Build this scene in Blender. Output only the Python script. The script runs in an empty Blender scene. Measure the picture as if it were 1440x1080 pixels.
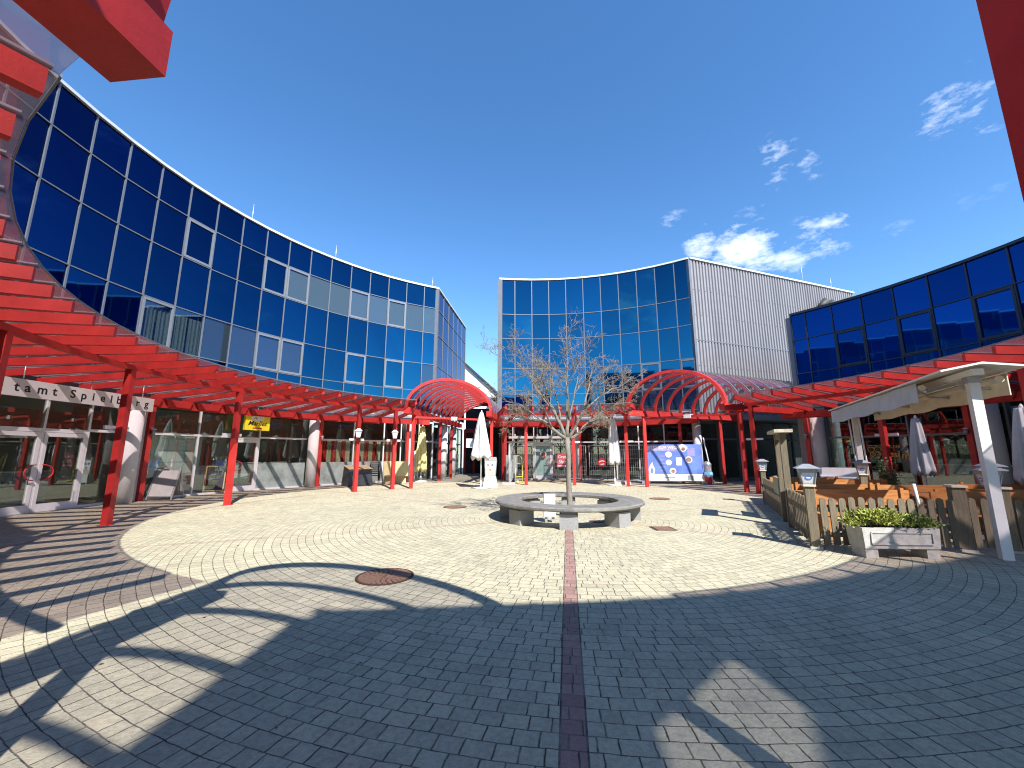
import bpy, math, random
from mathutils import Vector, Matrix
random.seed(7)
sc = bpy.context.scene
COL = sc.collection
R_ = math.radians
PI = math.pi
C = (1.39, 10.29)          # centre of the round plaza
CL = (2.0, 10.9)           # centre of the left facade's curve
STEP = 4.3                 # facade module in degrees

# ------------------------------------------------------------------ helpers
def pol(c, r, a, z=0.0):
    return Vector((c[0] + r*math.cos(R_(a)), c[1] + r*math.sin(R_(a)), z))

class MB:
    def __init__(s): s.v = []; s.f = []; s.smooth = False
    def hexa(s, p):            # 8 points: bottom 4 (ccw), top 4
        n = len(s.v); s.v += [tuple(q) for q in p]
        s.f += [tuple(n+i for i in q) for q in ((3,2,1,0),(4,5,6,7),(0,1,5,4),(1,2,6,5),(2,3,7,6),(3,0,4,7))]
        return s
    def box(s, x0, x1, y0, y1, z0, z1):
        return s.hexa([(x0,y0,z0),(x1,y0,z0),(x1,y1,z0),(x0,y1,z0),(x0,y0,z1),(x1,y0,z1),(x1,y1,z1),(x0,y1,z1)])
    def obox(s, c, ex, ey, ez, hx, hy, hz):
        c = Vector(c); ex = Vector(ex)*hx; ey = Vector(ey)*hy; ez = Vector(ez)*hz
        return s.hexa([c-ex-ey-ez, c+ex-ey-ez, c+ex+ey-ez, c-ex+ey-ez, c-ex-ey+ez, c+ex-ey+ez, c+ex+ey+ez, c-ex+ey+ez])
    def beam(s, a, b, w, h, up=(0,0,1)):   # box along a-b
        a = Vector(a); b = Vector(b); d = (b-a); L = d.length; d.normalize()
        u = Vector(up); sd = d.cross(u)
        if sd.length < 1e-4: sd = Vector((1,0,0))
        sd.normalize(); u = sd.cross(d)
        return s.obox((a+b)/2, d, sd, u, L/2, w/2, h/2)
    def chord(s, c, r0, r1, a0, a1, z0, z1):
        p = [pol(c,r0,a0,z0), pol(c,r0,a1,z0), pol(c,r1,a1,z0), pol(c,r1,a0,z0)]
        return s.hexa(p + [Vector((q.x,q.y,z1)) for q in p])
    def arc(s, c, r0, r1, a0, a1, z0, z1, n=None, dz=0.0):
        n = n or max(1, int(abs(a1-a0)/STEP+.5))
        for i in range(n):
            s.chord(c, r0, r1, a0+(a1-a0)*i/n, a0+(a1-a0)*(i+1)/n, z0, z1)
        return s
    def rad(s, c, a, r0, r1, w, z0a, z1a, z0b=None, z1b=None):
        z0b = z0a if z0b is None else z0b; z1b = z1a if z1b is None else z1b
        t = Vector((-math.sin(R_(a)), math.cos(R_(a)), 0))*w/2
        p, q = pol(c,r0,a), pol(c,r1,a); Z = Vector((0,0,1))
        return s.hexa([p-t+Z*z0a, p+t+Z*z0a, q+t+Z*z0b, q-t+Z*z0b, p-t+Z*z1a, p+t+Z*z1a, q+t+Z*z1b, q-t+Z*z1b])
    def tube(s, pts, rad, n=8, cap=True):
        pts = [Vector(p) for p in pts]; m = len(pts)
        rads = rad if isinstance(rad, (list, tuple)) else [rad]*m
        base = len(s.v); ref = None
        for i, p in enumerate(pts):
            d = (pts[min(i+1,m-1)] - pts[max(i-1,0)])
            if d.length < 1e-9: d = Vector((0,0,1))
            d.normalize()
            if ref is None: ref = Vector((1,0,0)) if abs(d.x) < .9 else Vector((0,1,0))
            x = (ref - d*ref.dot(d)); x.normalize(); ref = x; y = d.cross(x)
            for k in range(n):
                t = 2*PI*k/n
                s.v.append(tuple(p + (x*math.cos(t) + y*math.sin(t))*rads[i]))
        for i in range(m-1):
            for k in range(n):
                k2 = (k+1) % n
                s.f.append((base+i*n+k, base+i*n+k2, base+(i+1)*n+k2, base+(i+1)*n+k))
        if cap:
            s.f.append(tuple(base+k for k in reversed(range(n)))); s.f.append(tuple(base+(m-1)*n+k for k in range(n)))
        s.smooth = True
        return s
    def cyl(s, x, y, z0, z1, r, r2=None, n=20): return s.tube([(x,y,z0),(x,y,z1)], [r, r if r2 is None else r2], n)
    def lathe(s, prof, n=24, wob=None, x=0, y=0):   # prof: (r, z)
        base = len(s.v); m = len(prof)
        for i, (r, z) in enumerate(prof):
            for k in range(n):
                t = 2*PI*k/n; rr = r*(wob(t, i/(m-1)) if wob else 1)
                s.v.append((x+rr*math.cos(t), y+rr*math.sin(t), z))
        for i in range(m-1):
            for k in range(n):
                k2 = (k+1) % n
                s.f.append((base+i*n+k, base+i*n+k2, base+(i+1)*n+k2, base+(i+1)*n+k))
        s.f.append(tuple(base+k for k in reversed(range(n)))); s.f.append(tuple(base+(m-1)*n+k for k in range(n)))
        return s
    def poly(s, pts2, fn, t):      # flat polygon with thickness; fn maps (u,v,w)->3d
        n = len(pts2); b = len(s.v)
        s.v += [tuple(fn(u,v,0)) for u,v in pts2] + [tuple(fn(u,v,t)) for u,v in pts2]
        s.f += [tuple(b+i for i in reversed(range(n))), tuple(b+n+i for i in range(n))]
        for i in range(n):
            j = (i+1) % n; s.f.append((b+i, b+j, b+n+j, b+n+i))
        return s
    def mesh(s, name, mat):
        me = bpy.data.meshes.new(name); me.from_pydata(s.v, [], s.f); me.update()
        if mat: me.materials.append(mat)
        if s.smooth:
            me.polygons.foreach_set('use_smooth', [len(p.vertices) <= 4 for p in me.polygons])
        return me

def link(name, data, parent=None, loc=None, rz=None):
    o = bpy.data.objects.new(name, data); COL.objects.link(o)
    if parent is not None: o.parent = parent
    if loc is not None: o.location = loc
    if rz is not None: o.rotation_euler = (0, 0, rz)
    return o
def part(name, mb, mat, parent):          # mesh written in world coordinates
    o = link(name, mb.mesh(name, mat), parent)
    if parent is not None and parent.type == 'EMPTY': o.location = -Vector(parent.location)
    return o
def lpart(name, mb, mat, parent): return link(name, mb.mesh(name, mat), parent)   # local coordinates
def tag(o, label, cat, group=None):
    o['label'] = label; o['category'] = cat
    if group: o['group'] = group
    return o
def thing(name, label, cat, loc=(0,0,0), rz=0, group=None):
    o = link(name, None, None, loc, rz); o.empty_display_size = .1
    return tag(o, label, cat, group)
def solo(name, mb, mat, label, cat, group=None): return tag(part(name, mb, mat, None), label, cat, group)
def dup(root, loc, rz, label):
    r = root.copy(); COL.objects.link(r); r.location = loc; r.rotation_euler = (0,0,rz); r['label'] = label
    for ch in list(root.children):
        c = ch.copy(); COL.objects.link(c); c.parent = r
        for g in list(ch.children):
            d = g.copy(); COL.objects.link(d); d.parent = c
    return r
def text(body, mat, parent, pos, right, up, size, spacing=1.0, shear=0.0, align='LEFT', name='lettering', ext=.003, bold=0):
    cu = bpy.data.curves.new(name, 'FONT'); cu.body = body; cu.size = size; cu.space_character = spacing
    cu.shear = shear; cu.align_x = align; cu.extrude = ext; cu.offset = bold
    cu.materials.append(mat)
    tmp = link('tmp_text', cu); bpy.context.view_layer.update()
    me = bpy.data.meshes.new_from_object(tmp.evaluated_get(bpy.context.evaluated_depsgraph_get()))
    bpy.data.objects.remove(tmp); me.name = name
    if not me.materials: me.materials.append(mat)
    o = link(name, me, parent)
    x = Vector(right).normalized(); y = Vector(up).normalized(); z = x.cross(y)
    M = Matrix((x, y, z)).transposed().to_4x4()
    p = Vector(pos)
    q = parent
    while q is not None: p = p - Vector(q.location); q = q.parent
    M.translation = p
    o.matrix_local = M
    return o

# ------------------------------------------------------------------ materials
def nt(m):
    m.use_nodes = True; t = m.node_tree; t.nodes.clear()
    o = t.nodes.new('ShaderNodeOutputMaterial'); return t, o
class G:
    def __init__(s, t): s.t = t
    def n(s, typ, **kw):
        x = s.t.nodes.new(typ)
        for k, v in kw.items(): setattr(x, k, v)
        return x
    def set(s, sock, v):
        if hasattr(v, 'links') or isinstance(v, bpy.types.NodeSocket): s.t.links.new(v, sock)
        else: sock.default_value = v
    def m(s, op, a, b=None, c=None, clamp=False):
        x = s.n('ShaderNodeMath', operation=op); x.use_clamp = clamp
        s.set(x.inputs[0], a)
        if b is not None: s.set(x.inputs[1], b)
        if c is not None: s.set(x.inputs[2], c)
        return x.outputs[0]
    def mix(s, f, a, b, blend='MIX'):
        x = s.n('ShaderNodeMix', data_type='RGBA', blend_type=blend)
        s.set(x.inputs[0], f); s.set(x.inputs[6], a); s.set(x.inputs[7], b)
        return x.outputs[2]
    def ramp(s, f, stops):
        x = s.n('ShaderNodeValToRGB'); e = x.color_ramp.elements
        e[0].position, e[0].color = stops[0][0], stops[0][1]
        e[1].position, e[1].color = stops[-1][0], stops[-1][1]
        for p, c in stops[1:-1]:
            k = e.new(p); k.color = c
        s.set(x.inputs[0], f); return x.outputs[0]
    def noise(s, vec, scale, detail=4, rough=.55, dim='3D'):
        x = s.n('ShaderNodeTexNoise'); x.inputs['Scale'].default_value = scale
        x.inputs['Detail'].default_value = detail; x.inputs['Roughness'].default_value = rough
        if vec is not None: s.t.links.new(vec, x.inputs['Vector'])
        return x.outputs['Fac']
def c4(c, k=1.0): return (min(1,c[0]*k), min(1,c[1]*k), min(1,c[2]*k), 1)
def pm(name, col, rough=.5, metal=0.0, var=.18, scale=6.0, bump=.0, bscale=60.0, stretch=None, spec=.5, dirt=0.0, coat=0.0):
    m = bpy.data.materials.new(name); t, out = nt(m); g = G(t)
    tc = g.n('ShaderNodeTexCoord'); vec = tc.outputs['Object']
    if stretch:
        mp = g.n('ShaderNodeMapping'); mp.inputs['Scale'].default_value = stretch
        t.links.new(vec, mp.inputs['Vector']); vec = mp.outputs[0]
    b = g.n('ShaderNodeBsdfPrincipled')
    f = g.noise(vec, scale)
    cc = g.ramp(f, [(.25, c4(col, 1-var)), (.75, c4(col, 1+var))])
    if dirt:
        f2 = g.noise(vec, scale*.35, 6, .7)
        cc = g.mix(g.m('MULTIPLY', g.m('SUBTRACT', f2, .5, clamp=True), dirt*4, clamp=True), cc, c4((col[0]*.45, col[1]*.43, col[2]*.4)))
    t.links.new(cc, b.inputs['Base Color'])
    b.inputs['Roughness'].default_value = rough; b.inputs['Metallic'].default_value = metal
    b.inputs['Specular IOR Level'].default_value = spec
    if coat: b.inputs['Coat Weight'].default_value = coat
    if bump:
        bn = g.n('ShaderNodeBump'); bn.inputs['Strength'].default_value = bump; bn.inputs['Distance'].default_value = .01
        t.links.new(g.noise(vec, bscale), bn.inputs['Height']); t.links.new(bn.outputs[0], b.inputs['Normal'])
    t.links.new(b.outputs[0], out.inputs['Surface'])
    return m
def glass(name, trans, refl, gl=(1,1,1), base=.06, edge=1.0, rough=.01, haze=None, hz=0.0, wave=0.0):
    """thin glazing: tinted see-through + mirror part growing at grazing angles (+ a film of dirt)"""
    m = bpy.data.materials.new(name); t, out = nt(m); g = G(t)
    tr = g.n('ShaderNodeBsdfTransparent'); tr.inputs[0].default_value = c4(trans)
    gs = g.n('ShaderNodeBsdfGlossy'); gs.inputs[0].default_value = c4(gl); gs.inputs['Roughness'].default_value = rough
    lw = g.n('ShaderNodeLayerWeight'); lw.inputs[0].default_value = .35
    fac = g.m('ADD', base, g.m('MULTIPLY', g.m('POWER', lw.outputs['Facing'], 2.5), refl*edge), clamp=True)
    if wave:
        tc = g.n('ShaderNodeTexCoord'); bn = g.n('ShaderNodeBump'); bn.inputs['Strength'].default_value = wave; bn.inputs['Distance'].default_value = .02
        t.links.new(g.noise(tc.outputs['Object'], 1.3, 1), bn.inputs['Height']); t.links.new(bn.outputs[0], gs.inputs['Normal'])
    mx = g.n('ShaderNodeMixShader'); t.links.new(fac, mx.inputs[0]); t.links.new(tr.outputs[0], mx.inputs[1]); t.links.new(gs.outputs[0], mx.inputs[2])
    last = mx.outputs[0]
    if haze:
        df = g.n('ShaderNodeBsdfDiffuse'); df.inputs[0].default_value = c4(haze)
        tl = g.n('ShaderNodeBsdfTranslucent'); tl.inputs[0].default_value = c4(haze)
        m1 = g.n('ShaderNodeMixShader'); m1.inputs[0].default_value = .5
        t.links.new(df.outputs[0], m1.inputs[1]); t.links.new(tl.outputs[0], m1.inputs[2])
        tc = g.n('ShaderNodeTexCoord')
        f = g.m('MULTIPLY', g.noise(tc.outputs['Object'], 1.5, 5, .7), hz*2)
        m2 = g.n('ShaderNodeMixShader'); t.links.new(f, m2.inputs[0]); t.links.new(last, m2.inputs[1]); t.links.new(m1.outputs[0], m2.inputs[2])
        last = m2.outputs[0]
    t.links.new(last, out.inputs['Surface'])
    return m
def mirror_glass(name, col, dirt=.0, oblique=None):
    """solar-control mirror glass: coloured metallic coat with slight waviness"""
    m = bpy.data.materials.new(name); t, out = nt(m); g = G(t)
    b = g.n('ShaderNodeBsdfPrincipled'); b.inputs['Metallic'].default_value = 1.0
    oi = g.n('ShaderNodeObjectInfo')
    k = g.m('ADD', .80, g.m('MULTIPLY', oi.outputs['Random'], .40))
    cc = g.n('ShaderNodeVectorMath', operation='SCALE'); t.links.new(k, cc.inputs['Scale'])
    if oblique:       # darker oblique tint puts the darker mirrored sky into the coat colour
        lw = g.n('ShaderNodeLayerWeight'); lw.inputs[0].default_value = .5
        t.links.new(g.ramp(lw.outputs['Facing'], [(.045, c4(col)), (.11, c4([a*.55+b*.45 for a, b in zip(col, oblique)])), (.20, c4([a*.25+b*.75 for a, b in zip(col, oblique)])), (.34, c4(oblique))]), cc.inputs[0])
    else: cc.inputs[0].default_value = col
    t.links.new(cc.outputs[0], b.inputs['Base Color'])
    b.inputs['Roughness'].default_value = .03
    tc = g.n('ShaderNodeTexCoord'); bn = g.n('ShaderNodeBump'); bn.inputs['Strength'].default_value = .03; bn.inputs['Distance'].default_value = .02
    t.links.new(g.noise(tc.outputs['Object'], .9, 1), bn.inputs['Height']); t.links.new(bn.outputs[0], b.inputs['Normal'])
    last = b.outputs[0]
    if dirt:
        d = g.n('ShaderNodeBsdfDiffuse'); d.inputs[0].default_value = (.21,.30,.31,1)
        m2 = g.n('ShaderNodeMixShader'); m2.inputs[0].default_value = dirt
        t.links.new(last, m2.inputs[1]); t.links.new(d.outputs[0], m2.inputs[2]); last = m2.outputs[0]
    t.links.new(last, out.inputs['Surface'])
    return m

RED = pm('red_paint', (.45,.030,.026), .5, var=.22, scale=2.6, bump=.15, bscale=45, dirt=.45, spec=.3)
REDD = pm('red_paint_weathered', (.50,.03,.024), .5, var=.2, scale=5, bump=.1, bscale=70, dirt=.2)
WHITE = pm('white_paint', (.66,.65,.63), .4, var=.06, scale=4, dirt=.12)
WHITEM = pm('white_metal_frame', (.74,.74,.73), .35, var=.05, scale=5, dirt=.1)
ALU = pm('aluminium_mullion', (.16,.17,.19), .42, .25, var=.08, scale=4, dirt=.1)
WINF = pm('window_frame_alu', (.20,.21,.23), .4, .2, var=.06)
ALUD = pm('dark_and_shaded_aluminium', (.035,.04,.055), .4, .3, var=.1)
PLAST = pm('white_plaster', (.72,.71,.69), .8, var=.07, scale=2.5, bump=.1, bscale=120, dirt=.12)
GREY = pm('grey_render', (.32,.33,.34), .8, var=.12, scale=2, dirt=.2)
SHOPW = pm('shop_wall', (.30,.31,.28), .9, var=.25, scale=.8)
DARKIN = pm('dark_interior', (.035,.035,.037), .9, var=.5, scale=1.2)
CEIL = pm('shop_ceiling', (.32,.32,.30), .9, var=.1, scale=2)
SHOPFL = pm('shop_floor', (.16,.15,.14), .45, var=.2, scale=3)
CORR = pm('corrugated_sheet', (.235,.225,.235), .5, .15, var=.12, scale=1.5, dirt=.25, stretch=(1,1,.12))
ROOFG = pm('roof_membrane', (.22,.22,.22), .85, var=.2, scale=2, bump=.2)
FLASH = pm('roof_flashing', (.42,.42,.42), .5, .2, var=.15, scale=3, dirt=.2)
CAP = pm('parapet_cap', (.68,.68,.68), .4, .2, var=.06)
CONC = pm('weathered_concrete', (.40,.385,.35), .85, var=.22, scale=9, bump=.5, bscale=70, dirt=.55)
BENCHC = pm('bench_concrete', (.165,.156,.14), .85, var=.3, scale=7, bump=.6, bscale=60, dirt=.9)
GRAN = pm('grey_granite', (.24,.235,.23), .7, var=.45, scale=90, bump=.2, bscale=140, dirt=.15)
WOODG = pm('weathered_wood', (.155,.125,.08), .8, var=.35, scale=7, bump=.5, bscale=30, stretch=(7,7,.6), dirt=.45)
WOODO = pm('varnished_orange_wood', (.38,.155,.048), .42, var=.3, scale=5, bump=.15, bscale=24, stretch=(.7,6,6))
RUSTL = pm('worn_iron_tread', (.26,.145,.09), .6, .3, var=.3, scale=30)
RUST = pm('rusty_cast_iron', (.075,.035,.022), .8, .2, var=.4, scale=25, bump=.5, bscale=60)
BLACK = pm('black_plastic', (.02,.02,.022), .5, var=.3)
STEEL = pm('galvanised_steel', (.50,.51,.52), .4, .6, var=.12, scale=12)
LANTG = pm('lantern_grey', (.27,.28,.30), .5, .3, var=.15)
OPAL = pm('opal_lantern_pane', (.56,.58,.61), .3, var=.04)
BLUEL = pm('blue_print', (.10,.20,.52), .5, var=.15, scale=30)
CANVW = pm('white_canvas', (.58,.57,.545), .9, var=.08, scale=5, bump=.3, bscale=14, dirt=.15)
CANVG = pm('grey_and_shaded_canvas', (.46,.48,.50), .9, var=.1, scale=5, bump=.3, bscale=14, dirt=.15)
CANVY = pm('yellow_canvas', (.78,.72,.30), .9, var=.1, scale=5, bump=.3, bscale=14)
CANVC = pm('cream_canvas', (.66,.60,.49), .9, var=.12, scale=3, bump=.3, bscale=9, dirt=.3)
YELL = pm('yellow_sign_face', (.86,.75,.03), .45, var=.05)
BLKT = pm('black_lettering', (.012,.012,.015), .6, var=.1)
WHT = pm('white_lettering', (.82,.82,.82), .6, var=.03)
REDT = pm('red_lettering', (.60,.03,.03), .6, var=.1)
GOLDT = pm('orange_lettering', (.75,.38,.08), .6, var=.2, scale=8)
BANB = pm('banner_blue', (.16,.27,.72), .6, var=.3, scale=2.2)
BANP = pm('banner_violet', (.36,.33,.70), .6, var=.25, scale=4)
PAPER = pm('paper', (.78,.79,.79), .8, var=.05, scale=12)
CURTB = pm('beige_curtain', (.50,.43,.28), .9, var=.2, scale=3, stretch=(6,6,.3))
CURTR = pm('red_curtain', (.50,.02,.02), .9, var=.2, scale=3, stretch=(6,6,.3))
CURTW = pm('white_curtain', (.62,.60,.50), .9, var=.2, scale=3, stretch=(6,6,.3))
CARD = pm('beige_board', (.55,.42,.22), .8, var=.15, scale=4, dirt=.2)
HTY = pm('hand_truck_yellow', (.72,.62,.12), .5, var=.12)
GREENB = pm('mint_door_film', (.26,.42,.38), .5, var=.2, scale=3)
TARP = pm('dark_tarp', (.05,.055,.065), .5, var=.4, scale=6, bump=.5, bscale=12)
BARK = pm('pale_bark', (.19,.165,.135), .85, var=.35, scale=14, bump=.5, bscale=60, stretch=(3,3,.8))
TWIG = pm('twig_bark', (.22,.18,.125), .85, var=.3, scale=8)
CHALK = pm('chalkboard_face', (.035,.035,.04), .7, var=.6, scale=9)
FACE = pm('poster_photo', (.36,.22,.16), .6, var=.7, scale=9)
GLB = mirror_glass('blue_mirror_glass', (.020,.150,.24), 0, (.002,.020,.10))
GLN = mirror_glass('navy_mirror_glass', (.020,.150,.24), 0, (.002,.020,.10))
GLR = mirror_glass('dark_navy_mirror_glass', (.004,.04,.17))
GLBLIND = mirror_glass('blue_glass_before_blind', (.04,.12,.17), .22, (.02,.05,.11))
GLHALF = mirror_glass('blue_glass_before_net', (.03,.12,.20), .10, (.01,.04,.12))
GLCLR = glass('clear_upper_glass', (.55,.62,.62), .6, (.5,.65,.9), .16)
SHOPG = glass('shop_glass', (.86,.92,.88), .6, (.9,.95,.95), .075, wave=.02)
FROST = glass('frosted_film', (.62,.70,.66), .4, (1,1,1), .06, .6, .1, (.70,.80,.75), .8)
ROOFGL = glass('smoked_roof_glass', (.76,.70,.71), .6, (.9,.9,.95), .05, 1.0, .04, (.40,.37,.38), .09)
VAULTGL = glass('vault_glazing', (.74,.72,.76), .8, (.85,.88,1), .07, 1.0, .03, (.4,.4,.42), .07)

# ------------------------------------------------------------------ world, sun
SUN_AZ = Vector((.43, -.903, 0)).normalized()
SUN_EL = R_(45)
w = bpy.data.worlds.new('World'); sc.world = w; w.use_nodes = True
t = w.node_tree; t.nodes.clear(); g = G(t)
wo = g.n('ShaderNodeOutputWorld'); bg = g.n('ShaderNodeBackground')
sky = g.n('ShaderNodeTexSky'); sky.sky_type = 'NISHITA'; sky.sun_disc = False
sky.sun_elevation = SUN_EL; sky.sun_rotation = math.atan2(SUN_AZ.x, SUN_AZ.y)
sky.altitude = 700; sky.air_density = 1.0; sky.dust_density = .15; sky.ozone_density = 3.0
tc = g.n('ShaderNodeTexCoord'); D = tc.outputs['Generated']
def ray(px, py):
    f = 567.1; th = R_(9.758); x = (px-720)/f; y = (540-py)/f
    return Vector((x, math.cos(th)-y*math.sin(th), y*math.cos(th)+math.sin(th))).normalized()
cn = g.n('ShaderNodeMapping'); cn.inputs['Scale'].default_value = (1, 1, 2.2); t.links.new(D, cn.inputs['Vector'])
nz = g.noise(cn.outputs[0], 9.0, 8, .68); nz2 = g.noise(cn.outputs[0], 34.0, 4, .6)
nn = g.m('ADD', g.m('MULTIPLY', nz, .75), g.m('MULTIPLY', nz2, .25))
tot = None
clouds = [(ray(1045,355), .085, .92), (ray(985,345), .05, .8), (ray(1110,362), .05, .7), (ray(1352,152), .064, .72), (ray(1088,230), .055, .75), (ray(1135,232), .040, .6),
          (ray(1160,325), .062, .75), (ray(940,306), .04, .45), (ray(1050,300), .04, .4), (ray(1265,325), .05, .3), (ray(1300,300), .12, .12),
          (Vector((.6,-.75,.28)).normalized(), .16, .9), (Vector((.15,-.95,.3)).normalized(), .12, .7), (Vector((-.5,-.8,.35)).normalized(), .16, .6), (Vector((.9,.1,.35)).normalized(), .2, .4)]
for v, r, a in clouds:
    d = g.n('ShaderNodeVectorMath', operation='DISTANCE'); t.links.new(D, d.inputs[0]); d.inputs[1].default_value = v
    s = g.n('ShaderNodeMapRange'); s.interpolation_type = 'SMOOTHSTEP'; t.links.new(d.outputs['Value'], s.inputs['Value'])
    s.inputs['From Min'].default_value = r*1.25; s.inputs['From Max'].default_value = r*.1; s.inputs['To Min'].default_value = 0; s.inputs['To Max'].default_value = a
    # density: noise thresholded, threshold falls towards the cloud's middle
    e = g.m('SUBTRACT', g.m('ADD', nn, g.m('MULTIPLY', s.outputs[0], .22)), .60)
    k = g.m('MULTIPLY', g.m('MULTIPLY', e, 3.6, clamp=True), g.m('MINIMUM', g.m('MULTIPLY', s.outputs[0], 2.0), a))
    tot = k if tot is None else g.m('MAXIMUM', tot, k)
hs = g.n('ShaderNodeHueSaturation'); hs.inputs['Saturation'].default_value = 1.2; hs.inputs['Value'].default_value = 1.02; t.links.new(sky.outputs[0], hs.inputs['Color'])
SKYCOL = hs.outputs[0]
cm = g.mix(tot, SKYCOL, (7.4, 7.6, 8.1, 1))
t.links.new(cm, bg.inputs[0]); bg.inputs[1].default_value = .12
t.links.new(bg.outputs[0], wo.inputs[0])
sl = bpy.data.lights.new('sun', 'SUN'); sl.energy = 4.6; sl.angle = R_(.5); sl.color = (1, .98, .945)
so = link('sun', sl); so.rotation_euler = (-(SUN_AZ*math.cos(SUN_EL) + Vector((0,0,math.sin(SUN_EL))))).to_track_quat('-Z', 'Y').to_euler()
sc.view_settings.view_transform = 'Standard'; sc.view_settings.look = 'None'; sc.view_settings.exposure = 1.2; sc.view_settings.gamma = 1
sc.cycles.max_bounces = 10; sc.cycles.transparent_max_bounces = 16; sc.cycles.caustics_reflective = False; sc.cycles.caustics_refractive = False
sc.cycles.sample_clamp_indirect = 6; sc.cycles.filter_width = 1.1

# ------------------------------------------------------------------ camera
cam = bpy.data.cameras.new('camera'); co = link('camera', cam); sc.camera = co
cam.sensor_fit = 'HORIZONTAL'; cam.sensor_width = 36; cam.lens = 36*567.1/1440; cam.clip_end = 2000; cam.clip_start = .05
co.location = (0, 0, 1.55); co.rotation_euler = (R_(90+9.758), 0, 0)

# ------------------------------------------------------------------ ground
def paving_mat():
    m = bpy.data.materials.new('ring_paving'); t, out = nt(m); g = G(t)
    tc = g.n('ShaderNodeTexCoord'); sx = g.n('ShaderNodeSeparateXYZ'); t.links.new(tc.outputs['Object'], sx.inputs[0])
    # slight wobble so that no row is perfect
    wb = g.noise(tc.outputs['Object'], 2.3, 2)
    x = g.m('SUBTRACT', sx.outputs[0], C[0]); y = g.m('SUBTRACT', sx.outputs[1], C[1])
    r0 = g.m('SQRT', g.m('ADD', g.m('MULTIPLY', x, x), g.m('MULTIPLY', y, y)))
    wb2 = g.noise(tc.outputs['Object'], 13, 3, .6); r = g.m('ADD', r0, g.m('ADD', g.m('MULTIPLY', g.m('SUBTRACT', wb, .5), .026), g.m('MULTIPLY', g.m('SUBTRACT', wb2, .5), .014)))
    th = g.m('ARCTAN2', y, x)
    RW = .128
    rr = g.m('DIVIDE', r, RW); row = g.m('FLOOR', rr); fr = g.m('FRACT', rr)
    rc = g.m('MULTIPLY', g.m('ADD', row, .5), RW)
    wn = g.n('ShaderNodeTexWhiteNoise', noise_dimensions='1D'); t.links.new(row, wn.inputs['W'])
    L = .31
    num = g.m('MAXIMUM', g.m('ROUND', g.m('DIVIDE', g.m('MULTIPLY', rc, 2*PI), L)), 6)
    u = g.m('ADD', g.m('MULTIPLY', g.m('DIVIDE', g.m('ADD', th, PI), 2*PI), num), g.m('MULTIPLY', wn.outputs['Value'], 13.7))
    u = g.m('ADD', u, g.m('MULTIPLY', g.m('SUBTRACT', g.noise(tc.outputs['Object'], 16, 3, .6), .5), .05))
    ic = g.m('FLOOR', u); fc = g.m('FRACT', u)
    cv0 = g.n('ShaderNodeCombineXYZ'); t.links.new(row, cv0.inputs[0]); t.links.new(ic, cv0.inputs[1]); cv0.inputs[2].default_value = 3
    w0 = g.n('ShaderNodeTexWhiteNoise', noise_dimensions='3D'); t.links.new(cv0.outputs[0], w0.inputs['Vector'])
    sp_ = g.m('ADD', .38, g.m('MULTIPLY', w0.outputs['Value'], .24))
    hi = g.m('GREATER_THAN', fc, sp_)
    iu = g.m('ADD', g.m('MULTIPLY', ic, 2), hi)
    cv = g.n('ShaderNodeCombineXYZ'); t.links.new(row, cv.inputs[0]); t.links.new(iu, cv.inputs[1])
    w2 = g.n('ShaderNodeTexWhiteNoise', noise_dimensions='2D'); t.links.new(cv.outputs[0], w2.inputs['Vector'])
    rnd = w2.outputs['Value']
    er = g.m('MULTIPLY', g.m('MINIMUM', fr, g.m('SUBTRACT', 1, fr)), RW)
    eu = g.m('MULTIPLY', g.m('MINIMUM', g.m('ABSOLUTE', g.m('SUBTRACT', fc, sp_)), g.m('MINIMUM', fc, g.m('SUBTRACT', 1, fc))), L)
    ed = g.m('MINIMUM', g.m('MULTIPLY', er, 1.35), eu)
    jn = g.m('MULTIPLY', g.m('SUBTRACT', g.noise(tc.outputs['Object'], 17, 5, .75), .22, clamp=True), 1.7)
    jw = g.m('ADD', .0008, g.m('MULTIPLY', jn, .0045))
    js = g.n('ShaderNodeMapRange'); t.links.new(ed, js.inputs['Value']); t.links.new(jw, js.inputs['From Min'])
    t.links.new(g.m('ADD', jw, .0035), js.inputs['From Max'])
    stone = js.outputs[0]                  # 0 joint, 1 stone
    # red rows
    red = g.m('MULTIPLY', g.m('LESS_THAN', g.m('ABSOLUTE', g.m('SUBTRACT', r, 10.34)), .07), .75)
    for k in range(6):
        a = R_(262.3 + 60*k)
        dist = g.m('ABSOLUTE', g.m('SUBTRACT', g.m('MULTIPLY', x, math.sin(a)), g.m('MULTIPLY', y, math.cos(a))))
        ahead = g.m('GREATER_THAN', g.m('ADD', g.m('MULTIPLY', x, math.cos(a)), g.m('MULTIPLY', y, math.sin(a))), 1.2)
        ok = g.m('MULTIPLY', g.m('MULTIPLY', g.m('LESS_THAN', dist, .075), 1.0 if k == 0 else .35), g.m('MULTIPLY', ahead, g.m('LESS_THAN', r, 13)))
        red = g.m('MAXIMUM', red, ok)
        if k == 0:
            edg = g.m('MULTIPLY', g.m('LESS_THAN', g.m('ABSOLUTE', g.m('SUBTRACT', dist, .075)), .006), g.m('MULTIPLY', ahead, g.m('LESS_THAN', r, 13)))
            stone = g.m('MINIMUM', stone, g.m('SUBTRACT', 1, edg))
    big = g.noise(tc.outputs['Object'], .45, 5, .6); mid = g.noise(tc.outputs['Object'], 3.5, 5, .65); fine = g.noise(tc.outputs['Object'], 160, 3, .7)
    base = g.ramp(rnd, [(0, (.345,.312,.218,1)), (.25, (.39,.352,.245,1)), (.7, (.41,.369,.255,1)), (1, (.45,.395,.270,1))])
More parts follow.
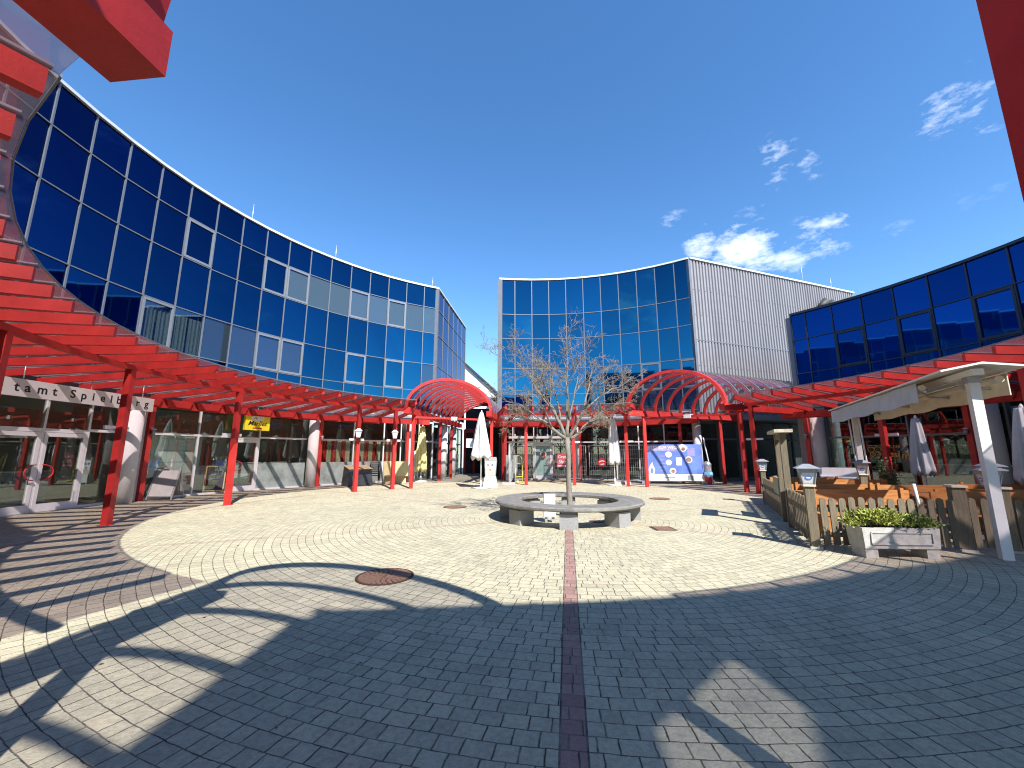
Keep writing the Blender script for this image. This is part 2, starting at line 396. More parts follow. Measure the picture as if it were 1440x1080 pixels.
    base = g.mix(red, base, g.ramp(rnd, [(0, (.24,.135,.115,1)), (1, (.33,.20,.165,1))]))
    grit = g.ramp(g.noise(tc.outputs['Object'], 75, 5, .8), [(.30, (0,0,0,1)), (.44, (.5,.5,.5,1)), (.58, (.72,.72,.72,1)), (.7, (1,1,1,1))])
    grit2 = g.ramp(g.noise(tc.outputs['Object'], 26, 4, .7), [(.36, (0,0,0,1)), (.62, (1,1,1,1))])
    k0_ = g.m('MULTIPLY', g.m('SUBTRACT', grit2, .5), .26)
    k = g.m('ADD', g.m('ADD', g.m('ADD', .26, k0_), g.m('MULTIPLY', big, .50)), g.m('ADD', g.m('ADD', g.m('MULTIPLY', mid, .40), g.m('MULTIPLY', grit, .38)), g.m('MULTIPLY', fine, .16)))
    sc1 = g.n('ShaderNodeVectorMath', operation='SCALE'); t.links.new(base, sc1.inputs[0]); t.links.new(k, sc1.inputs['Scale'])
    st = g.m('MULTIPLY', g.m('SUBTRACT', g.noise(tc.outputs['Object'], 1.1, 6, .78), .54, clamp=True), 4.0, clamp=True)
    colr = g.mix(g.m('MULTIPLY', st, .55), sc1.outputs[0], (.16,.145,.12,1))
    spk = g.n('ShaderNodeTexVoronoi'); spk.inputs['Scale'].default_value = 2.4; t.links.new(tc.outputs['Object'], spk.inputs['Vector'])
    colr = g.mix(g.m('MULTIPLY', g.m('LESS_THAN', spk.outputs['Distance'], .028), .8), colr, (.07,.06,.05,1))
    sand = g.ramp(g.noise(tc.outputs['Object'], 4.5, 5, .7), [(.42, (.055,.048,.038,1)), (.62, (.20,.18,.135,1))])
    colr = g.mix(stone, sand, colr)
    b = g.n('ShaderNodeBsdfPrincipled'); t.links.new(colr, b.inputs['Base Color']); b.inputs['Roughness'].default_value = .82; b.inputs['Specular IOR Level'].default_value = .3
    bn = g.n('ShaderNodeBump'); bn.inputs['Strength'].default_value = .8; bn.inputs['Distance'].default_value = .0045
    h = g.m('ADD', stone, g.m('ADD', g.m('MULTIPLY', rnd, .35), g.m('ADD', g.m('MULTIPLY', grit2, .5), g.m('MULTIPLY', grit, .6))))
    t.links.new(h, bn.inputs['Height']); t.links.new(bn.outputs[0], b.inputs['Normal'])
    t.links.new(b.outputs[0], out.inputs['Surface'])
    return m
PAV = paving_mat()
gm = MB(); gm.v = [(-60,-60,0),(80,-60,0),(80,90,0),(-60,90,0)]; gm.f = [(0,1,2,3)]
o = part('plaza_paving', gm, PAV, None); o['kind'] = 'structure'
gm = MB(); gm.v = [(-1500,-1500,-.02),(1500,-1500,-.02),(1500,1500,-.02),(-1500,1500,-.02)]; gm.f = [(0,1,2,3)]
o = part('ground', gm, pm('far_ground', (.13,.14,.09), .9, var=.4, scale=.05), None); o['kind'] = 'structure'

# ------------------------------------------------------------------ buildings with curved glass
def facade(b, c, R, angs, rows, matfn, nvis, frame_mat, prefix_z, window_cells=(), wframe=None, skip=()):
    """panes between the angles, rows given from the top down"""
    cache = {}
    rest = {}
    for i in range(len(angs)-1):
        a0, a1 = angs[i], angs[i+1]
        for j in range(len(rows)-1):
            if (i, j) in skip: continue
            z1, z0 = rows[j], rows[j+1]
            mt = matfn(i, j)
            inset = .04
            if i < nvis:
                mb = MB(); jit = [random.uniform(-.0032,.0032) for _ in range(4)]
                p = [pol(c,R+jit[0],a0,z0), pol(c,R+jit[1],a1,z0), pol(c,R+jit[2],a1,z1), pol(c,R+jit[3],a0,z1)]
                r = pol((0,0),.025,(a0+a1)/2)
                mb.v = [tuple(q) for q in p] + [tuple(q+r) for q in p]
                mb.f = [(0,1,2,3),(7,6,5,4),(0,4,5,1),(1,5,6,2),(2,6,7,3),(3,7,4,0)]
                pn = part('glass_pane', mb, mt, b)
                if (i, j) in window_cells:
                    fr = MB(); d = (a1-a0); e = .0
                    s = .07/R*180/PI*(1 if d > 0 else -1)
                    Rf0, Rf1 = R-.055, R+.01
                    A0, A1 = a0+s*.3, a1-s*.3
                    fr.chord(c,Rf0,Rf1,A0,A1,z0+.03,z0+.12); fr.chord(c,Rf0,Rf1,A0,A1,z1-.12,z1-.03)
                    fr.chord(c,Rf0-.003,Rf1,A0,A0+s,z0+.03,z1-.03); fr.chord(c,Rf0-.003,Rf1,A1-s,A1,z0+.03,z1-.03)
                    lk = link('window_frame', fr.mesh('window_frame', wframe or frame_mat), pn)
            else:
                rest.setdefault(mt.name, (mt, MB()))[1].chord(c, R, R+.025, a0, a1, z0, z1)
    for mt, mb in rest.values():
        q = part('glass_pane', mb, mt, b); q['kind'] = 'stuff'
    fm = MB()
    for a in angs: fm.rad(c, a, R-.04, R+.06, .046, rows[-1], rows[0])
    part('mullions', fm, frame_mat, b)
    for z in rows[1:]:
        tm = MB()
        for i in range(len(angs)-1): tm.chord(c, R-.042, R+.05, angs[i], angs[i+1], z-.018, z+.018)
        part('transom', tm, frame_mat, b)
    cp = MB()
    for i in range(len(angs)-1):
        cp.chord(c, R-.09, R+.5, angs[i], angs[i+1], rows[0], rows[0]+.10)
    part('parapet_cap', cp, ALUD if frame_mat is ALUD else CAP, b)
    bk = MB()
    for i in range(len(angs)-1): bk.chord(c, R+.10, R+.16, angs[i], angs[i+1], 3.3, rows[0]-.02)
    part('inner_wall', bk, DARKIN, b)

ROWS = [10.42, 8.8, 6.85, 5.2, 3.95]
# ---- left building
BL = thing('office_building', 'long concave building at left with navy mirror glass, shop fronts and open window row', 'building', (-14,16,0))
LA = [116.96] + [120.35 + STEP*k for k in range(30)]
LT = 11.72
lwin = set()
for i in range(len(LA)-1):
    m0 = (LA[i]+LA[i+1])/2
    for j, lst in ((1, (126.9,135.7,148.8,153.1,166.1)), (3, (126.9,135.7,148.8,153.1,170.5))):
        if any(abs(m0-q) < 1.6 for q in lst): lwin.add((i, j))
lclr = set()
for i in range(len(LA)-1):
    m0 = (LA[i]+LA[i+1])/2
    if 164.5 < m0 < 172: lclr.add((i, 3))
def lmat(i, j):
    m0 = (LA[i]+LA[i+1])/2
    if (i, j) in lclr: return GLCLR
    if j == 1 and m0 < 151: return GLBLIND
    if j == 3 and (m0 < 119 or 144 < m0 < 163): return GLHALF
    return GLN
facade(BL, CL, 14.67, LA, [LT]+ROWS, lmat, 17, ALU, 0, lwin, WINF)
# curtains behind the two clear panes
for (i, j) in sorted(lclr):
    cu = MB(); a0, a1 = LA[i], LA[i+1]; n = 26
    for k in range(n):
        f0, f1 = k/n, (k+1)/n
        if .40 < f0 < .5: continue
        ra = 14.725 + .02*math.sin(k*1.9); rb = 14.725 + .02*math.sin((k+1)*1.9)
        b0 = len(cu.v); A, B = a0+(a1-a0)*f0, a0+(a1-a0)*f1
        cu.v += [tuple(pol(CL,ra,A,5.25)), tuple(pol(CL,rb,B,5.25)), tuple(pol(CL,rb,B,6.6)), tuple(pol(CL,ra,A,6.6))]
        cu.f.append((b0,b0+1,b0+2,b0+3))
    part('curtain', cu, CURTW, BL)
# side wall into the passage, rear and roof
PD = Vector((.0976, .9952, 0))
pL = pol(CL, 14.67, 116.96); pE = pL + PD*8.1
sw = [];  n = 7
def sidewall(b, p0, p1, rows, n, mat, nx, cols=None):
    d = (p1-p0)/n; u = d.normalized()
    for i in range(n):
        for j in range(len(rows)-1):
            mb = MB(); c0 = p0+d*(i+.5); mb.obox((c0.x,c0.y,(rows[j]+rows[j+1])/2), u, nx, (0,0,1), d.length/2, .012, (rows[j]-rows[j+1])/2)
            part('glass_pane', mb, mat, b)
    fm = MB()
    for i in range(1, n+1):
        q = p0+d*i; fm.obox((q.x,q.y,(rows[0]+rows[-1])/2), u, nx, (0,0,1), .03, .05, (rows[0]-rows[-1])/2)
    for z in rows[1:]:
        c0 = (p0+p1)/2; fm.obox((c0.x,c0.y,z), u, nx, (0,0,1), (p1-p0).length/2, .042, .03)
    part('side_mullions', fm, ALU, b)
NX = Vector((PD.y, -PD.x, 0))
sidewall(BL, pL, pE, [LT-.02]+ROWS, 6, GLR, NX)
cp = MB(); cp.obox(((pL+pE)/2 - NX*.15 + Vector((0,0,LT+.05))), PD, NX, (0,0,1), 4.05, .24, .05); part('parapet_cap', cp, CAP, BL)
cp = MB(); cp.obox((pL.x-.02, pL.y+.02, (LT+3.9)/2), PD, NX, (0,0,1), .10, .10, (LT-3.9)/2); part('corner_post', cp, ALU, BL)
rb = MB()
for i in range(len(LA)-1): rb.chord(CL, 15.17, 27, LA[i], LA[i+1], LT-.25, LT-.05)
part('roof', rb, ROOFG, BL)
rb = MB()
for i in range(2, len(LA)-1): rb.chord(CL, 26.6, 27, LA[i], LA[i+1], 0, LT-.26)
rb.rad(CL, LA[-1]+.3, 14.7, 27, .3, 0, LT-.26)
part('rear_wall', rb, PLAST, BL)
# ---- centre building
BC = thing('glass_building', 'central concave blue glass building with corrugated side wall, behind the bare tree', 'building', (6,26,0))
CA = [98.67] + [94.66 - 4.29*k for k in range(10)] + [52.89]
CT = 12.78
cwin = {(8,3), (10,3)}
facade(BC, C, 14.8, CA, [CT]+ROWS, lambda i, j: GLB, 12, ALU, 0, cwin, ALU)
cL = pol(C, 14.8, 98.67); cE = cL + PD*9
cp = MB(); cp.obox((cL.x+.08, cL.y+.05, (CT+3.9)/2), PD, NX, (0,0,1), .12, .14, (CT-3.9)/2); part('corner_post', cp, ALU, BC)
mb = MB(); q = (cL+cE)/2; mb.obox((q.x+.1,q.y,(CT+3.5)/2), PD, NX, (0,0,1), 4.4, .1, (CT-3.55)/2); part('side_wall', mb, CORR, BC)
k0 = pol(C, 14.8, 52.89); k1 = Vector((24.3, 27.31, 0)); kd = (k1-k0).normalized(); kn = Vector((kd.y, -kd.x, 0))
cm_ = MB(); NC = 64; seg = (k1-k0).length/NC
for i in range(NC):     # trapezoid sheet profile
    pts = [(0,0),(.30,0),(.42,.075),(.88,.075),(1,0)]
    for (u0,d0),(u1,d1) in zip(pts, pts[1:]):
        A = k0 + kd*((i+u0)*seg) + kn*d0; B = k0 + kd*((i+u1)*seg) + kn*d1; b0 = len(cm_.v)
        cm_.v += [(A.x,A.y,3.75),(B.x,B.y,3.75),(B.x,B.y,CT-.02),(A.x,A.y,CT-.02)]; cm_.f.append((b0,b0+1,b0+2,b0+3))
part('corrugated_wall', cm_, CORR, BC)
sj = MB(); q = (k0+k1)/2 + kn*.080; sj.obox((q.x,q.y,7.9), kd, kn, (0,0,1), (k1-k0).length/2-.05, .006, .025); part('sheet_joint', sj, ALU, BC)
sj = MB()
for z_ in (5.0, 6.4, 9.4, 10.9):
    for i in range(0, NC, 2):
        q = k0 + kd*((i+.65)*seg) + kn*.078; sj.obox((q.x,q.y,z_), kd, kn, (0,0,1), .018, .008, .018)
part('fixing', sj, ALUD, BC)
cp = MB(); cp.obox(((k0+k1)/2 - kn*.1 + Vector((0,0,CT+.045))), kd, kn, (0,0,1), (k1-k0).length/2, .25, .05); part('parapet_cap', cp, CAP, BC)
cp = MB(); cp.obox((k0.x,k0.y,(CT+3.75)/2), kd, kn, (0,0,1), .07, .09, (CT-3.75)/2-.03); part('corner_post', cp, ALU, BC)
rb = MB()
fp = [pol(C,14.9,a) for a in CA]; bk_ = [k1, k1+Vector((-4,6,0)), cE+Vector((.4,3,0)), cE+Vector((.3,0,0))]
rb.poly([(q.x+(.25 if i == 0 else 0),q.y) for i, q in enumerate(fp)]+[(q.x,q.y) for q in bk_], lambda u,v,w_: Vector((u,v,CT-.25+w_)), .2)
part('roof', rb, ROOFG, BC)
# ground floor under the corrugated wall: recessed dark glazing
g0 = k0 - kn*.5 + kd*.2; g1 = g0 + kd*9
fm = MB(); gl = MB()
for i in range(7):
    q = g0 + kd*1.5*i; fm.obox((q.x,q.y,1.7), kd, kn, (0,0,1), .05, .06, 1.7)
for z in (.05, 2.35, 3.35):
    q = (g0+g1)/2; fm.obox((q.x,q.y,z), kd, kn, (0,0,1), 4.6, .055, .05)
q = (g0+g1)/2; gl.obox((q.x,q.y,1.7), kd, kn, (0,0,1), 4.55, .01, 1.65)
part('passage_frames', fm, ALU, BC); part('passage_glazing', gl, SHOPG, BC)
mb = MB(); q = (g0+g1)/2 - kn*2.0; q = q + kd*2; mb.obox((q.x,q.y,1.75), kd, kn, (0,0,1), 7, .05, 1.75); part('passage_back_wall', mb, DARKIN, BC)
e0_ = k0 + kd*9.2; e1_ = pol(C, 24, 34.9); mb = MB(); mb.beam((e0_.x,e0_.y,1.9), (e1_.x,e1_.y,1.9), .1, 3.8); part('passage_end_wall', mb, DARKIN, BC)
mb = MB(); q = (g0+g1)/2 + kn*.2; mb.obox((q.x,q.y,3.56), kd, kn, (0,0,1), 6, .9, .15); part('passage_soffit', mb, GREY, BC)
# ---- right building (lower) and its taller rear wing
BR = thing('cafe_building', 'low concave dark glass building at right above the cafe terrace', 'building', (16,10,0))
RA = [34.51, 32.17] + [28.06 - STEP*k for k in range(18)] + [-49]
RT = 8.03
facade(BR, C, 14.5, RA, [RT, 6.8, 5.2, 3.95], lambda i, j: GLR, 9, ALUD, 0, {(2,1),(4,1),(6,1),(8,1)}, ALUD)  # frames and cap use the darker copy: shade put into the aluminium's colour
rb = MB()
for i in range(len(RA)-1): rb.chord(C, 15.0, 24, RA[i], RA[i+1], RT-.25, RT-.05)
part('roof', rb, ROOFG, BR)
mb = MB(); mb.rad(C, 34.9, 14.5, 24, .25, 0, RT-.06); part('side_wall', mb, CORR, BR)
BW = thing('rear_wing', 'taller glass wing behind the camera that shades the paving', 'building', (6,-8,0))
def lerp_t(tab, a):
    for (a0, v0), (a1, v1) in zip(tab, tab[1:]):
        if a1 <= a <= a0: return v0 + (v1-v0)*(a-a0)/(a1-a0)
    return tab[-1][1]
WTOP = [(-49,8.15),(-56,8.62),(-60,8.88),(-70,9.12),(-80,9.45),(-87.3,9.5)]      # roof edge rising towards the passage
OUP = [(-75.3,7.88),(-79.9,7.25),(-81.6,6.4)]; OLO = [(-75.3,7.86),(-75.9,7.25),(-77.6,6.85),(-79.5,6.4),(-81.6,6.39)]     # made-up opening, shaped to throw a sun patch on the near paving
wf = MB(); sw_ = MB(); fmw = MB(); N = 154
for i in range(N):
    a0 = -49 - 38.3*i/N; a1 = -49 - 38.3*(i+1)/N; am = (a0+a1)/2
    def quad(m_, za0, za1, zb0, zb1, r=14.5):
        b0 = len(m_.v); m_.v += [tuple(pol(C,r,a0,za0)), tuple(pol(C,r,a1,za1)), tuple(pol(C,r,a1,zb1)), tuple(pol(C,r,a0,zb0))]; m_.f.append((b0,b0+1,b0+2,b0+3))
    if OUP[-1][0] <= am <= OUP[0][0]:
        quad(wf, 3.9, 3.9, lerp_t(OLO,a0) if a0 <= -75.3 else 7.86, lerp_t(OLO,a1))
        quad(wf, lerp_t(OUP,a0) if a0 <= -75.3 else 7.88, lerp_t(OUP,a1), lerp_t(WTOP,a0), lerp_t(WTOP,a1))
        quad(sw_, lerp_t(OLO,a0)-.02, lerp_t(OLO,a1)-.02, lerp_t(OUP,a0)+.02, lerp_t(OUP,a1)+.02, 14.53)
    else: quad(wf, 3.9, 3.9, lerp_t(WTOP,a0), lerp_t(WTOP,a1))
    if i % 17 == 0: fmw.rad(C, a0, 14.44, 14.49, .06, 3.9, lerp_t(WTOP,a0)-.02)
part('curtain_wall', wf, GLR, BW)
part('sun_patch_pane', sw_, glass('sun_patch_glass', (.24,.24,.26), .5, (.8,.85,1), .08), BW)  # added tinted pane, dims the sun passing the made-up opening
part('frames', fmw, ALUD, BW)
wE = pol(C, 14.5, -87.3)
mb = MB(); mb.obox((wE.x, wE.y-7, 4.7), (0,1,0), (1,0,0), (0,0,1), 6.9, .1, 4.7); part('side_wall', mb, CORR, BW)

# ------------------------------------------------------------------ ground floors: shop fronts
def shopfront(b, c, R, segs, frame, depth=4.0, bw=None, zt=3.35):
    """segs: (a0, a1, kind); kinds: win, winf (frosted below), door, wall"""
    fr = MB(); gl = MB()
    for a0, a1, kind in segs:
        fr.rad(c, a0, R-.04, R+.04, .06, 0, zt)
        if kind == 'wall':
            wl = MB(); wl.chord(c, R, R+.15, a0, a1, 0, zt); part('wall', wl, PLAST, b); continue
        fr.chord(c, R-.035, R+.035, a0, a1, 0, .07); fr.chord(c, R-.035, R+.035, a0, a1, zt-.07, zt)
        s = .06/R*180/PI*(1 if a1 > a0 else -1)
        gl2 = MB()
        if kind.startswith('door'):
            fr.chord(c, R-.036, R+.036, a0, a1, 2.12, 2.22)
            top = MB(); top.chord(c, R-.008, R+.008, a0, a1, 2.2, zt-.05); part('shop_window', top, SHOPG, b)
            d = thing_door(b, c, R, a0+s*.6, a1-s*.6, frame, kind)
        else:
            fr.chord(c, R-.036, R+.036, a0, a1, 2.18, 2.26)
            if kind == 'winf':
                lo = MB(); lo.chord(c, R-.008, R+.008, a0, a1, .05, 1.12); part('frosted_window', lo, FROST, b)
                gl2.chord(c, R-.008, R+.008, a0, a1, 1.12, zt-.05)
            else: gl2.chord(c, R-.008, R+.008, a0, a1, .05, zt-.05)
            part('shop_window', gl2, SHOPG, b)
    fr.rad(c, segs[-1][1], R-.04, R+.04, .06, 0, zt)
    part('shop_frames', fr, frame, b)
    lo, hi = min(min(s[0],s[1]) for s in segs), max(max(s[0],s[1]) for s in segs)
    n = max(2, int((hi-lo)/6))
    mb = MB(); mb.arc(c, R+depth, R+depth+.1, lo-3, hi+3, 0, zt, n); part('shop_back_wall', mb, bw, b)
    mb = MB(); mb.arc(c, R+.06, R+depth, lo-3, hi+3, zt, zt+.2, n); part('shop_ceiling', mb, CEIL, b)
    mb = MB(); mb.arc(c, R+.06, R+depth, lo-3, hi+3, .004, .02, n); part('shop_floor', mb, SHOPFL, b)
    mb = MB(); mb.arc(c, R-.02, R+.10, lo, hi, 3.56, 3.97, int(hi-lo)); part('fascia_band', mb, FLASH, b)
    mb = MB(); mb.arc(c, R-.016, R+.10, lo, hi, zt, 3.557, int(hi-lo)); part('lintel_band', mb, ALUD, b)

def thing_door(b, c, R, a0, a1, frame, kind):
    s = .09/R*180/PI*(1 if a1 > a0 else -1)
    mb = MB()
    mb.chord(c, R-.05, R+.02, a0, a1, .02, .22); mb.chord(c, R-.05, R+.02, a0, a1, 2.0, 2.11)
    mb.chord(c, R-.052, R+.02, a0, a0+s, .02, 2.11); mb.chord(c, R-.052, R+.02, a1-s, a1, .02, 2.11)
    d = part('door', mb, frame, b)
    pg = MB(); pg.chord(c, R-.02, R-.008, a0+s*.8, a1-s*.8, .2, 2.02)
    link('door_pane', pg.mesh('door_pane', GREENB if kind == 'doorm' else SHOPG), d)
    # half-ring red pull handle
    ah = a1-s*.5 if kind in ('door_r', 'doorm') else a0+s*.5
    sg = 1 if kind in ('door_r', 'doorm') else -1
    h = MB(); pts = []
    for k in range(13):
        q = PI*k/12; ang = ah - sg*(.26*math.sin(q))/R*180/PI*(1 if a1 > a0 else -1)
        pts.append(pol(c, R-.09 - .03*math.sin(q), ang, 1.05+.2*math.cos(q)))
    h.tube(pts, .016, 6); link('handle', h.mesh('handle', REDT), d)
    return d

lseg = [(236,224,'win'),(224,212,'win'),(212,200,'win'),(200,192,'win'),(192,188.5,'win'),(184.4,179.85,'door_r'),(179.85,175.45,'door_l'),(175.45,171.4,'win'),(169.2,161.9,'win'),(161.9,156.6,'win'),
        (156.4,152.4,'door_l'),(152.4,143.9,'winf'),(141.4,134.6,'winf'),(134.6,128.2,'winf'),(128.2,124.6,'winf'),(124.4,120.3,'win'),(120.3,117.1,'win')]
lseg.insert(5, (188.5,184.4,'win'))
shopfront(BL, CL, 14.67, lseg, WHITEM, 3.2, SHOPW)
cseg = [(97.8,95.2,'win'),(95.2,90.2,'win'),(90.2,85.9,'doorm'),(85.9,81.2,'win'),(79.5,71.0,'win'),(71,66.0,'win'),(66,60.5,'win'),(60.5,54.5,'win')]
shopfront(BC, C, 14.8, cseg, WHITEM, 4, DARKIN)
rseg = [(31.0,20.3,'win'),(20.3,12.8,'win'),(9.8,4.0,'door_r'),(4.0,-3,'win'),(-3,-10,'win'),(-10,-18,'win'),(-18,-30,'win'),(-30,-44,'win')]
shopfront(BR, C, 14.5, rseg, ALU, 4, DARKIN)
# round plaster columns, parts of their building
def column(b, c, R, a, r=.30, mat=PLAST, z=3.3):
    mb = MB(); p = pol(c, R, a); mb.cyl(p.x, p.y, 0, z, r, n=28); part('column', mb, mat, b)
for a in (171.3, 143.0, 122.6, 198.2): column(BL, CL, 14.42, a, .26)
for a in (80.3, 53.6): column(BC, C, 14.5, a, .22)
for a in (32.3, 11.3, -20): column(BR, C, 14.3, a, .30)
# passage walls at the ground floor of left and centre buildings
fm = MB(); gl = MB(); wl = MB()
pg0 = pL + NX*-.05
for i in range(7):
    q = pg0 + PD*1.3*i; fm.obox((q.x,q.y,1.7), PD, NX, (0,0,1), .05, .06, 1.7)
for z in (.05, 2.2, 3.35):
    q = pg0 + PD*3.9; fm.obox((q.x,q.y,z), PD, NX, (0,0,1), 3.95, .055, .05)
q = pg0 + PD*3.9; gl.obox((q.x,q.y,1.7), PD, NX, (0,0,1), 3.9, .01, 1.64)
wl.obox((q.x-1.4,q.y,1.7), PD, NX, (0,0,1), 4, .05, 1.7)
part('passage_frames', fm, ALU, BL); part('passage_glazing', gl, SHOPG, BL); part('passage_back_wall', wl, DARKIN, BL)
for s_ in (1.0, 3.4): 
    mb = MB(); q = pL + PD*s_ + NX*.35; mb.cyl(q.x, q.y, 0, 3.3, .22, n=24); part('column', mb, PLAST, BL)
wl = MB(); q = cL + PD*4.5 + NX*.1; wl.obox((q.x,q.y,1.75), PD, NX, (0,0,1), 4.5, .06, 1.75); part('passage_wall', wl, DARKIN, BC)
sc_ = thing('passage_screen', 'red frames with added dark panels standing in for shade at the far end of the left passage', 'screen', (-1.8,34,0))
a_ = pL + PD*7.9 + NX*.2; b_ = cL + PD*7.6
mb = MB(); 
for k in range(6):
    q = a_ + (b_-a_)*k/5; mb.box(q.x-.09,q.x+.09,q.y-.09,q.y+.09,0,3.4)
mb.beam(a_+Vector((0,0,3.3)), b_+Vector((0,0,3.3)), .1, .3); part('red_frame', mb, RED, sc_)
mb = MB(); mb.beam(a_+Vector((0,.3,1.0)), b_+Vector((0,.3,1.0)), .05, 2.0); mb.beam(a_+Vector((0,.3,3.9)), b_+Vector((0,.3,3.9)), .05, 2.4); part('shade_panel', mb, DARKIN, sc_)  # added dark panels stand in for the shade deep in the passage

# ------------------------------------------------------------------ red pergola ring
RIN, RBEAM, ROUT = 9.2, 10.34, 14.45
def rz(r): return 3.86 - .062*(r-RIN)
raf = MB(); raf.rad((0,0), 0, RIN+.02, ROUT, .085, rz(RIN)-.20, rz(RIN)-.03, rz(ROUT)-.20, rz(ROUT)-.03); RAF = raf.mesh('rafter', RED)
stp = MB(); stp.rad((0,0), 0, RIN, ROUT, .05, rz(RIN)+.012, rz(RIN)+.03, rz(ROUT)+.012, rz(ROUT)+.03); STP = stp.mesh('cover_strip', ALU)
pst = MB(); pst.box(-.07,.07,-.07,.07,0,3.47); PST = pst.mesh('post', RED)
ZB0, ZB1 = 3.46, rz(RBEAM)-.205
def pergola(label, a0, a1, posts, extra_posts, inner, ext=None, inner_r=13.9):
    mid = pol(C, RBEAM, (a0+a1)/2); P = thing('pergola', label, 'pergola', mid, group='curved red pergola roofs round the plaza')
    off = Vector((C[0],C[1],0)) - mid
    n = max(1, round(abs(a1-a0)/STEP)); st = (a1-a0)/n
    for i in range(n+1):
        a = a0 + st*i
        r = link('rafter', RAF, P, off, R_(a)); link('cover_strip', STP, r)
    for a in posts:
        link('post', PST, P, pol(C, RBEAM, a)-mid, R_(a))
    for p in extra_posts: link('post', PST, P, Vector((p[0],p[1],0))-mid, R_(p[2]))
    bp_ = MB(); bp_.box(-.105,.105,-.105,.105,.002,.012)
    for sx in (-.095,.095):
        for sy in (-.095,.095): bp_.cyl(sx,sy,.012,.024,.009,n=6)
    BPM = bp_.mesh('base_plate', REDD)
    for o in [c for c in P.children if c.name.split('.')[0] == 'post']: link('base_plate', BPM, o)
    bm_ = MB(); bm_.arc(C, RBEAM-.055, RBEAM+.055, a0-(.6 if st > 0 else -.6), a1+(.6 if st > 0 else -.6), ZB0+.01, ZB1, n); part('ring_beam', bm_, RED, P)
    fs = MB()
    s = .08
    for i in range(n):
        A0, A1 = a0+st*(i+s), a0+st*(i+1-s)
        za = rz(13.6)-.22
        p = [pol(C,13.6,A0-st*.02,za), pol(C,13.6,A1+st*.02,za), pol(C,13.66,A1+st*.02,za), pol(C,13.66,A0-st*.02,za)]
        q = [pol(C,13.6,A0+st*.07,za-.24), pol(C,13.6,A1-st*.07,za-.24), pol(C,13.66,A1-st*.07,za-.24), pol(C,13.66,A0+st*.07,za-.24)]
        fs.hexa([q[0],q[1],q[2],q[3],p[0],p[1],p[2],p[3]])
    fs.arc(C, 13.68, 13.78, a0, a1, rz(13.7)-.50, rz(13.7)-.215, n)
    if ext:          # wedge of roof between the last radial rafter and the passage vault
        ea, rads = ext
        fs.arc(C, 13.62, 13.78, a0 if abs(ea-a0) < abs(ea-a1) else a1, ea, rz(13.7)-.46, rz(13.7)-.20, 3)
        e0 = a0 if abs(ea-a0) < abs(ea-a1) else a1
        sg = 1 if ea > e0 else -1
        for k, r0 in enumerate(rads):
            mb = MB(); a = e0 + sg*STEP*(k+1); mb.rad(C, a, r0, ROUT, .085, rz(r0)-.20, rz(r0)-.03, rz(ROUT)-.20, rz(ROUT)-.03); part('rafter', mb, RED, P)
        wg = MB(); pts = [pol(C,RIN,e0), pol(C,ROUT,e0)] + [pol(C,ROUT,e0+(ea-e0)*q/3) for q in (1,2,3)]
        b0 = len(wg.v); wg.v += [(q.x,q.y,rz((q-Vector((C[0],C[1],0))).length)-.002) for q in pts]; wg.f.append(tuple(range(b0,b0+5)))
        part('roof_glass', wg, ROOFGL, P)
    part('fascia', fs, RED, P)
    gl = MB()
    for i in range(n):
        A0, A1 = a0+st*i, a0+st*(i+1)
        p = [pol(C,RIN-.03,A0,rz(RIN)-.005), pol(C,RIN-.03,A1,rz(RIN)-.005), pol(C,ROUT,A1,rz(ROUT)-.005), pol(C,ROUT,A0,rz(ROUT)-.005)]
        gl.hexa(p + [q+Vector((0,0,.012)) for q in p])
    part('roof_glass', gl, ROOFGL, P)
    eg = MB()
    for i in range(n):
        A0, A1 = a0+st*i, a0+st*(i+1)
        eg.chord(C, RIN-.045, RIN-.034, A0, A1, rz(RIN)-.012, rz(RIN)+.012)
    part('edge_profile', eg, ALU, P)
    for k, a in enumerate(inner):
        ri = inner_r; mb = MB(); mb.rad(C, a, ri-.075, ri+.075, .15, 0, rz(ri)-.205); part('inner_post', mb, REDD, P)
    return P
PLEFT = pergola('long red pergola with smoked glass roof at left, before the shops', 127.5, 242.8, [130.0,139.3,166.5,185.9,203.2,223,238], [(-2.22,1.26,250)], [120.5,138.8,165.9,193.5,222], (116.0, (11.4,12.6)), 14.1)
wg = MB(); A0, A1 = 242.82, 247.6
p = [pol(C,RIN-.03,A0,rz(RIN)-.005), pol(C,RIN-.03,A1,rz(RIN)-.005), pol(C,ROUT,A1,rz(ROUT)-.005), pol(C,ROUT,A0,rz(ROUT)-.005)]
wg.hexa(p + [q+Vector((0,0,.012)) for q in p]); part('roof_glass', wg, ROOFGL, PLEFT)
part('ring_beam', MB().chord(C, RBEAM-.055, RBEAM+.055, 243.45, 247.4, ZB0+.01, ZB1), RED, PLEFT)
pergola('short red pergola below the central glass building, behind the tree', 100.5, 63.5, [93.8,80.5,66.3], [], [97.4,79.2,56.5], (52.5, (11.6,12.9)))
pergola('red pergola at right above the cafe terrace', 36.8, -77, [36.2,12.6,-7.2,-27,-46,-64], [(1.835,1.2,280)], [33.2,12.3,-19,-45])

